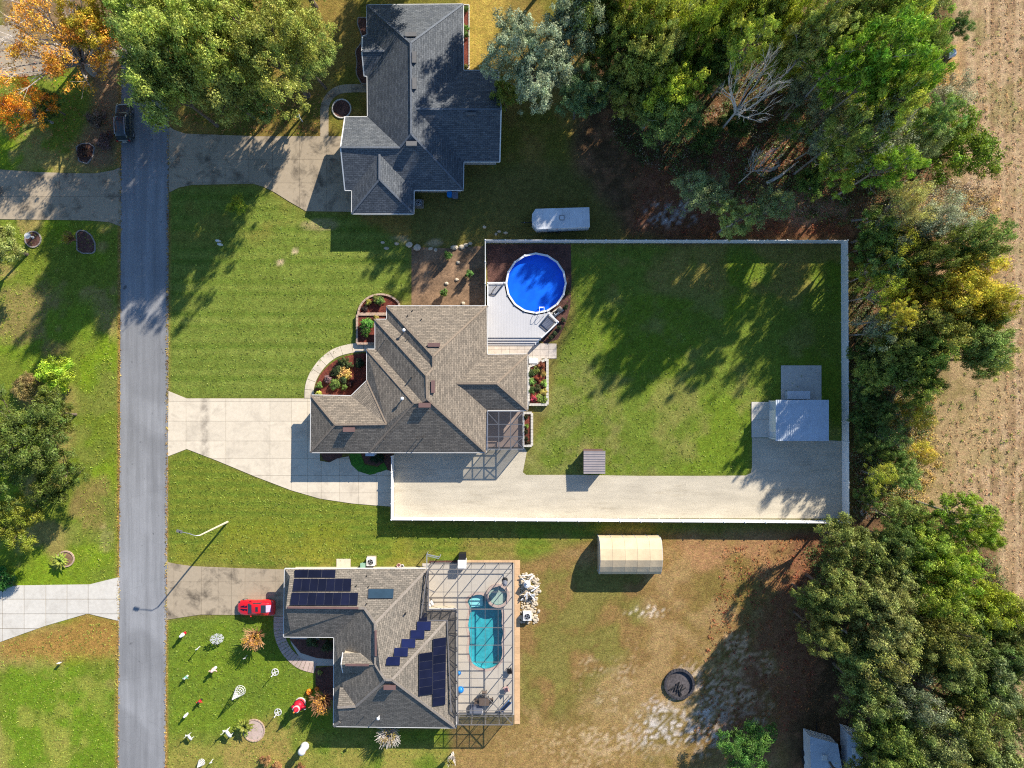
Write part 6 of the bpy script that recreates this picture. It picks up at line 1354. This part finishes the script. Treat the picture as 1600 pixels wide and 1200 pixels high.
# sago palms: radiating fronds
def sago(label, px, py, R, h=.9, col=G(96,118,40)):
    r_ = random.Random(int(px)); p = P(px,py,.5); r = thing('sago_palm', label, 'palm', (p.x,p.y,0)); MB().lathe((p.x,p.y,0),[(.22,0),(.25,h*.5),(.15,h*.7)],10).build('trunk', MT['bark'], r)
    n = 34
    for k in range(n):
        a = 2*PI*k/n*2.4+r_.uniform(-.1,.1); L_ = R*r_.uniform(.75,1.05)*(1 if k%3 else .65); up = r_.uniform(.15,.6) if k%3 else .9; d = Vector((math.cos(a),math.sin(a),0)); s = Vector((-d.y,d.x,0)); b = MB(); prev = None
        for j in range(7):
            t = j/6; c = Vector((p.x,p.y,h*.65))+d*L_*t+Vector((0,0,up*math.sin(t*2.4)*.6)); w = .13*math.sin(PI*min(1,t*.9+.12))+.01
            cur = [c+s*w-Vector((0,0,w*.4)), c, c-s*w-Vector((0,0,w*.4))]
            if prev: b.add(prev+cur,[(0,1,4,3),(1,2,5,4)])
            prev = cur
        o = b.build('frond', MT['leaf'], r); o.color = col
sago('sago palm in the round gravel bed on the south front lawn', 383,1134, 1.35, 1.0, G(112,118,46)); sago('sago palm with dark fronds in a stone ring on the left lawn', 96,876, 1.25, .9, G(120,128,52))
# ------------------------------------------------------------------ planting beds
def bed(label, poly, m='mulch', edge='edging', zt=.06, eh=.14, ew=.2, closed=True, bl=.38, name='planting_bed'):
    xy = [(p.x,p.y) for p in PP(poly)]; cx = sum(p[0] for p in xy)/len(xy); cy = sum(p[1] for p in xy)/len(xy); r = thing(name, label, 'flower bed', (cx,cy,0)); MB().prism(xy,-.05,zt).build('mulch', MT[m], r)
    if edge:
        b = MB(); n = len(xy)
        for i in range(n if closed else n-1):
            a = Vector((*xy[i],0)); c = Vector((*xy[(i+1)%n],0)); L_ = (c-a).length; k = max(1,round(L_/bl))
            for j in range(k):
                p0 = a.lerp(c,(j+.04)/k); p1 = a.lerp(c,(j+.96)/k); b.bar(p0+Vector((0,0,eh/2+rnd.uniform(-.01,.01))),p1+Vector((0,0,eh/2)),ew,eh)
        o = b.build('edging_stones', MT[edge], r); o['kind'] = 'stuff'
    return r
bed('half-round mulch bed edged in stone at the north-west corner of the tan house', [(560,490)]+[p for p in arc(595,492,35,32,180,325,12)]+[(624,485),(607,485),(607,490)], eh=.25, ew=.22)
bed('narrow raised mulch bed along the west wall of the tan house', [(559,492),(606,492),(606,500),(590,502),(590,537),(559,537)], eh=.45, ew=.25, zt=.3)
bed('curved mulch bed between the front walk and the tan house', [(492,619)]+smooth_px([(494,600),(501,585),(514,571),(530,560),(548,555),(566,552)],3)+[(577,552),(577,597),(553,619)], edge=None)
bed('white-walled raised planter along the east wall of the tan house', [(826,573),(855,561),(855,632),(826,632)], edge='concrete_white', zt=.4, eh=.55, ew=.3); bed('lower white-walled planter beside the screened patio', [(817.5,645),(831,645),(831,696),(817.5,696)], edge='concrete_white', zt=.35, eh=.5, ew=.28)
bed('mulch bed around the round blue pool', [(760,381.5),(892,381.5),(893,440),(891,480),(884,505),(872,530),(850,537),(762,441)], 'mulch_dark', None, .012)
bed('bare brown soil bed with rocks between front lawn and pool fence', [(643,386),(700,388),(757,384),(757,480),(643,480)], 'soil', None, .012)
bed('small dark mulch bed beside the garage under the south eave', [(500,704),(536,704),(534,714),(522,719),(514,722),(505,718)], 'mulch_dark', None, .04); bed('dark mulch bed against the white gate under the south eave', [(563,704),(614,704),(614,737),(604,734),(600,722),(590,728),(570,724)], 'mulch_dark', None, .045)
struct('lawn_patch', MB().prism([(p.x,p.y) for p in PP([(545,704),(562,704),(570,726),(590,730),(600,722),(606,734),(596,738),(578,742),(560,736.5),(549,726)])],-.05,.05), mat('turf_patch', A(70,128,40), .95, .4, 5.0, .2, .8, bump=.8))
bed('round gravel bed ringed with stone holding the sago palm', arc(397,1141,16.5,17,0,345,20), 'paver_pink', 'edging', .04, .1,.16); bed('stone ring bed round the dark sago palm on the left lawn', arc(103,873,13,12,0,345,16), 'soil', 'edging', .04,.12,.16)
bed('small round mulch bed holding the white bird bath', arc(52,374,12.5,12.5,0,345,14), 'mulch_dark','edging_grey',.05,.12,.14); bed('dark oval mulch bed on the left lawn near the street', [(120,364),(125,360),(134,361),(143,368),(149,380),(149,392),(145,396),(130,396),(121,391)], 'mulch_dark','edging_grey',.05,.12,.14)
bed('dark oval mulch bed under the autumn trees by the street', [(120,230),(127,225),(140,224),(148,230),(146,244),(137,256),(124,252)], 'mulch_dark','edging_grey',.05,.12,.14); bed('round mulch bed with pale border beside the north front walk', arc(534,170,14.5,14.5,60,400,18), 'mulch_dark','concrete_white',.05,.14,.14)
bed('dark mulch bed with wavy edging along the west wall of the slate-roofed house', smooth_px([(560,28),(559,38),(565,55),(564,68),(556,80),(558,97),(557,115),(565,131)],3)+[(585,131),(585,28)], 'mulch_dark','edging_grey',.05,.12,.12)
bed('narrow mulch bed along the east wall of the slate-roofed house', [(720,8),(733,8),(733,108),(720,108)], 'mulch','concrete_white',.05,.15,.12); bed('dark bed under the bare red myrtle at the house corner', [(493,1044),(524,1040),(524,1096),(510,1090),(493,1070)], 'mulch_dark', None, .03)
bed('shaded dark courtyard bed beside the entry of the solar-panelled house', [(452,998),(520,1000),(520,1030),(495,1028),(470,1020)], 'mulch_dark', None, .06); bed('low bed with leafy plants behind the slate-roofed house', [(650,255),(0+723,255),(723,262),(650,262)], 'mulch_dark', None, .02)
# plants in the beds: the shrub prototypes at many sizes
def pl(px,py,rpx,h,col,label,grp=None,name='shrub'):
    g_ = sum(col[:3])/3; col = tuple(.72*(v*.8+g_*.2) for v in col[:3])+(1,); tree('shrub',px,py,rpx,h,col,label,grp,'plant',name=name)
B1 = 'flowering plant in the curved bed by the front walk'; B2 = 'bright leafy plant in the white-walled east planter'; B3 = 'small plant in the bed around the round pool'
pl(588,467,6,.9,G(190,205,70),'pale lime plant in the half-round stone-edged bed'); pl(576,472,5,.6,G(200,190,60),'yellow plant in the half-round stone-edged bed'); pl(594,470,7,1.0,G(110,150,60),'green leafy plant in the half-round stone-edged bed'); pl(570,482,5,.5,G(80,60,50),'dark plant in the half-round stone-edged bed')
pl(573,508,11,1.6,G(120,180,50),'bright green leafy bush in the narrow raised bed'); pl(571,519,8,1.2,G(100,150,50),'green bush in the narrow raised bed, nearest the walk'); pl(588,496,5,.6,G(220,190,60),'yellow flowers at the top of the narrow raised bed')
for px,py,rp,c in ((536,565,8,DK),(545,570,6,DK),(522,582,7,G(70,90,50)),(530,578,7,DK),(512,592,6,G(220,160,170)),(499,602,5,G(140,180,60)),(523,601,9,G(130,170,60)),(538,605,5,G(150,190,70)),(498,615,5,G(220,210,80)),(536,594,6,DK),(562,567,8,G(50,70,40)),(548,600,5,G(80,50,45))): pl(px,py,rp,.8,c,B1,'plants of the curved front bed')
gm = thing('grass_mound', 'golden straw-coloured mound in the curved front bed', 'plant', P(539,583)); me,_ = crown(91,.95,.7,.2,26,1600,.16,crad=.3,core=.2,top=-.1); c = inst('tuft', me, gm); c.color = G(230,185,105)
for px,py,c in ((830,583,G(90,120,50)),(838,578,G(160,170,60)),(848,584,G(210,170,60)),(832,596,G(150,180,60)),(842,592,G(190,70,50)),(850,598,G(170,190,60)),(831,610,G(110,140,60)),(840,606,G(90,100,60)),(850,612,G(200,180,60)),(833,622,G(200,60,80)),(842,622,G(180,190,60)),(850,624,G(150,170,60)),(845,570,G(190,120,50))): pl(px,py,6.5,.8,c,B2,'plants of the east planter')
for px,py,c in ((822,652,G(70,80,40)),(823,665,G(160,190,60)),(822,674,G(70,80,40)),(822,685,G(60,70,40)),(824,692,G(90,70,40))): pl(px,py,4,.7,c,'small plant in the lower planter beside the screened patio','plants of the lower planter')
for px,py in ((886,457),(884,480),(880,500),(874,512),(867,521),(861,527)): pl(px,py,4,.6,G(80,95,50),B3,'plants round the pool')
for px,py,l in ((700,399,'round green clipped shrub at the top of the soil bed'),(733,428,'round green clipped shrub nearest the pool fence in the soil bed'),(694,457,'round green clipped shrub nearest the house wall in the soil bed')): pl(px,py,6.5,1.7,G(120,165,60),l)
for px,py,c in ((728,14,G(130,170,60)),(728,44,G(140,175,60)),(728,54,G(120,160,60)),(727,106,G(170,170,70))): pl(px,py,5,.9,c,'leafy plant in the narrow bed east of the slate-roofed house','plants east of the slate-roofed house')
for px,py,rp,c in ((415,1188,8,G(190,130,70)),(432,1197,8,G(180,135,75)),(470,1199,6,G(180,120,66))): pl(px,py,rp,1.0,c,'orange-leaved low bush at the bottom edge of the south lawn','orange bushes at the bottom edge')
pl(500,1051,4,.6,G(190,200,70),'pale lime plant at the end of the paver entry walk'); pl(487,1003,9,.9,DK,'dark shrub in the shaded courtyard bed, left one'); pl(512,1010,9,.9,DK,'dark shrub in the shaded courtyard bed, right one')
pl(590,715,10,.8,G(40,70,30),'dark shrub under the south eave by the white gate'); pl(163,220,14,1.0,G(130,100,90),'brown dry shrub at the roadside under the autumn tree'); pl(150,185,14,1.0,G(140,110,95),'brown dry shrub right of the dark low tree by the street'); pl(130,238,11,.8,G(92,66,58),'dark maroon shrub in the oval roadside bed')
# scattered pale rocks by the soil bed
rr = random.Random(17)
for k,(px,py,s) in enumerate(((640,383,.45),(652,387,.5),(673,389,.3),(681,391,.3),(710,387,.45),(722,386,.35),(728,383,.4),(735,381,.35),(757,355,.3),(716,410,.28),(714,437,.28),(698,443,.32),(724,474,.3),(604,388,.28),(598,379,.25),(620,381,.3),(780,362,.28),(790,364,.25),(775,366,.22))):
    p = P(px,py); b = MB(); b.ball((p.x,p.y,s*.25),(s*rr.uniform(.8,1.2),s*rr.uniform(.6,.9),s*.5),7,5); b.v = [(x+rr.uniform(-.06,.06)*s*2,y+rr.uniform(-.06,.06)*s*2,z) for x,y,z in b.v]; o = b.build('rock', MT['rock'], None, False, (p.x,p.y,0)); tag(o,'pale rock along the soil bed','rock','pale rocks along the soil bed')
# ------------------------------------------------------------------ undergrowth and field tufts
def scatter(name, label, polys, n, col, smin, smax, seed, lpt=16, lsize=.16, z0=.05, cat='undergrowth', up=.6, row=0):
    r = np.random.RandomState(seed); C_ = []; N_ = []; S_ = []
    for poly, share in polys:
        xs = [p[0] for p in poly]; ys = [p[1] for p in poly]; k = int(n*share); got = 0
        while got < k:
            px = r.uniform(min(xs),max(xs),k); py = r.uniform(min(ys),max(ys),k); m = inpoly(px,py,poly); px, py = px[m], py[m]
            if row: px = np.round(px/row)*row + r.randn(len(px))*1.6
            for a, b in zip(px[:k-got], py[:k-got]):
                s = r.uniform(smin,smax); p = P(a,b); u = unit(r,lpt); u[:,2] = np.abs(u[:,2]); C_.append(np.array([p.x,p.y,z0])+u*s*np.array([1,1,.8])*r.rand(lpt,1)**.5); N_.append(u*.6+np.array([0,0,up])+.6*r.randn(lpt,3)); S_.append(lsize*(.6+.8*r.rand(lpt)))
            got += len(px)
    me = leaves_mesh(name, np.concatenate(C_), np.concatenate(N_), np.concatenate(S_), .5, seed); o = bpy.data.objects.new(name, me); link(o); o.color = col; tag(o, label, cat, kind='stuff')
east = [(1332,380),(1420,380),(1460,560),(1450,700),(1420,800),(1332,812)]
wood_p = [(960,20),(1480,0),(1470,290),(1340,360),(1100,300),(960,230)]; grove = [(1260,860),(1480,800),(1570,900),(1590,1190),(1360,1190),(1290,1000)]
scatter('undergrowth','dark green undergrowth beneath the trees of wood and grove',[(wood_p,.4),(grove,.4),(east,.2)],5200,G(96,110,58),.4,1.1,5,22,.2)
scatter('brambles','yellowish brambles along the field edge',[([(1385,600),(1460,620),(1470,720),(1440,800),(1380,790)],.6),([(1400,300),(1560,300),(1570,420),(1420,380)],.4)],520,G(176,150,80),.3,.8,6,20,.17)
scatter('scrub','grey-brown leafless scrub between the trees of wood and field edge',[(wood_p,.45),(east,.3),([(1390,290),(1540,280),(1560,420),(1440,420)],.25)],1700,G(150,136,112),.4,1.0,12,16,.17)
lawns = [[(268,300),(400,292),(470,335),(545,340),(636,390),(636,455),(558,480),(556,538),(500,565),(474,618),(295,618),(268,608)],[(268,715),(292,706),(400,750),(500,783),(608,796),(612,820),(900,825),(640,870),(450,885),(268,876)],[(900,388),(1308,388),(1308,570),(1170,690),(1170,738),(840,738),(870,560)],[(0,355),(120,350),(184,360),(184,900),(140,908),(110,880),(140,700),(120,600),(0,560)],[(266,972),(430,970),(480,1050),(515,1145),(690,1145),(690,1195),(262,1195)],[(0,1010),(137,968),(182,975),(182,1198),(0,1198)]]
for i_, (pg_, nn_, c_) in enumerate(((lawns[0],1500,G(126,140,62)),(lawns[1],1300,G(132,142,60)),(lawns[2],2200,G(128,140,60)),(lawns[3],1600,G(140,152,58)),(lawns[4],1200,G(128,142,60)),(lawns[5],900,G(140,150,64)))):
    scatter('grass_tufts', ('coarse grass tufts on the mown front lawn','coarse grass tufts on the strip south of the main driveway','coarse grass tufts on the fenced back lawn','coarse grass tufts on the left lawn','coarse grass tufts on the decorated south lawn','coarse grass tufts on the lower left lawn')[i_], [(pg_,1.)], nn_, c_, .08, .22, 20+i_, 7, .12, .0, 'grass')
scatter('verge_grass','dry grass creeping over both edges of the street',[([(187.5,-10),(191.5,-10),(186,1210),(182,1210)],.5),([(262.5,-10),(266,-10),(260.5,1210),(257,1210)],.5)],1800,G(170,142,84),.06,.2,31,7,.12,.01,'grass')
scatter('dry_leaves','brown fallen leaves under the autumn trees and street oaks',[([(0,60),(189,60),(189,262),(120,262),(0,200)],.5),([(266,140),(500,140),(500,210),(400,212),(290,205)],.5)],900,G(170,122,78),.05,.3,32,5,.14,.06)
scatter('dry_stubble','dry tan stubble and weeds in the field',[([(1545,-40),(1660,-40),(1660,1240),(1610,1240),(1580,1000),(1560,840),(1470,780),(1455,690),(1560,600),(1575,420),(1510,260)],1.)],3600,G(186,154,112),.08,.26,7,8,.12,.02, row=11.0)
scatter('leaf_litter','fallen brown leaves and twigs on the wood floor',[([(985,240),(1240,180),(1330,370),(990,370)],.5),([(1130,860),(1290,830),(1270,1100),(1180,1190),(1080,1150)],.5)],2000,G(150,96,62),.1,.5,8,8,.16,.0)
scatter('field_weeds','scattered small green weeds in the stubble field',[([(1450,600),(1590,560),(1600,790),(1470,780)],.6),([(1500,60),(1600,20),(1600,300),(1530,260)],.4)],120,G(120,134,60),.2,.45,9,16,.16)

# give the look-alike plants and rocks a place word each
ORW = ['', 'second', 'third', 'fourth', 'fifth', 'sixth', 'seventh', 'eighth', 'ninth', 'tenth', 'eleventh', 'twelfth', 'thirteenth', 'fourteenth', 'fifteenth', 'sixteenth', 'seventeenth', 'eighteenth', 'nineteenth', 'twentieth']
by_label = {}
for o in list(C.objects):
    if o.parent is None and 'label' in o.keys() and 'group' in o.keys(): by_label.setdefault(o['label'], []).append(o)
for lab, os_ in by_label.items():
    if len(os_) < 2: continue
    xs_ = [o.location.x for o in os_]; ys_ = [o.location.y for o in os_]; vert = (max(ys_)-min(ys_)) > (max(xs_)-min(xs_))
    for k, o in enumerate(sorted(os_, key=(lambda o: -o.location.y) if vert else (lambda o: o.location.x))):
        o['label'] = lab + ', ' + (('topmost' if vert else 'leftmost') if k == 0 else ORW[k] + (' from the top' if vert else ' from the left'))
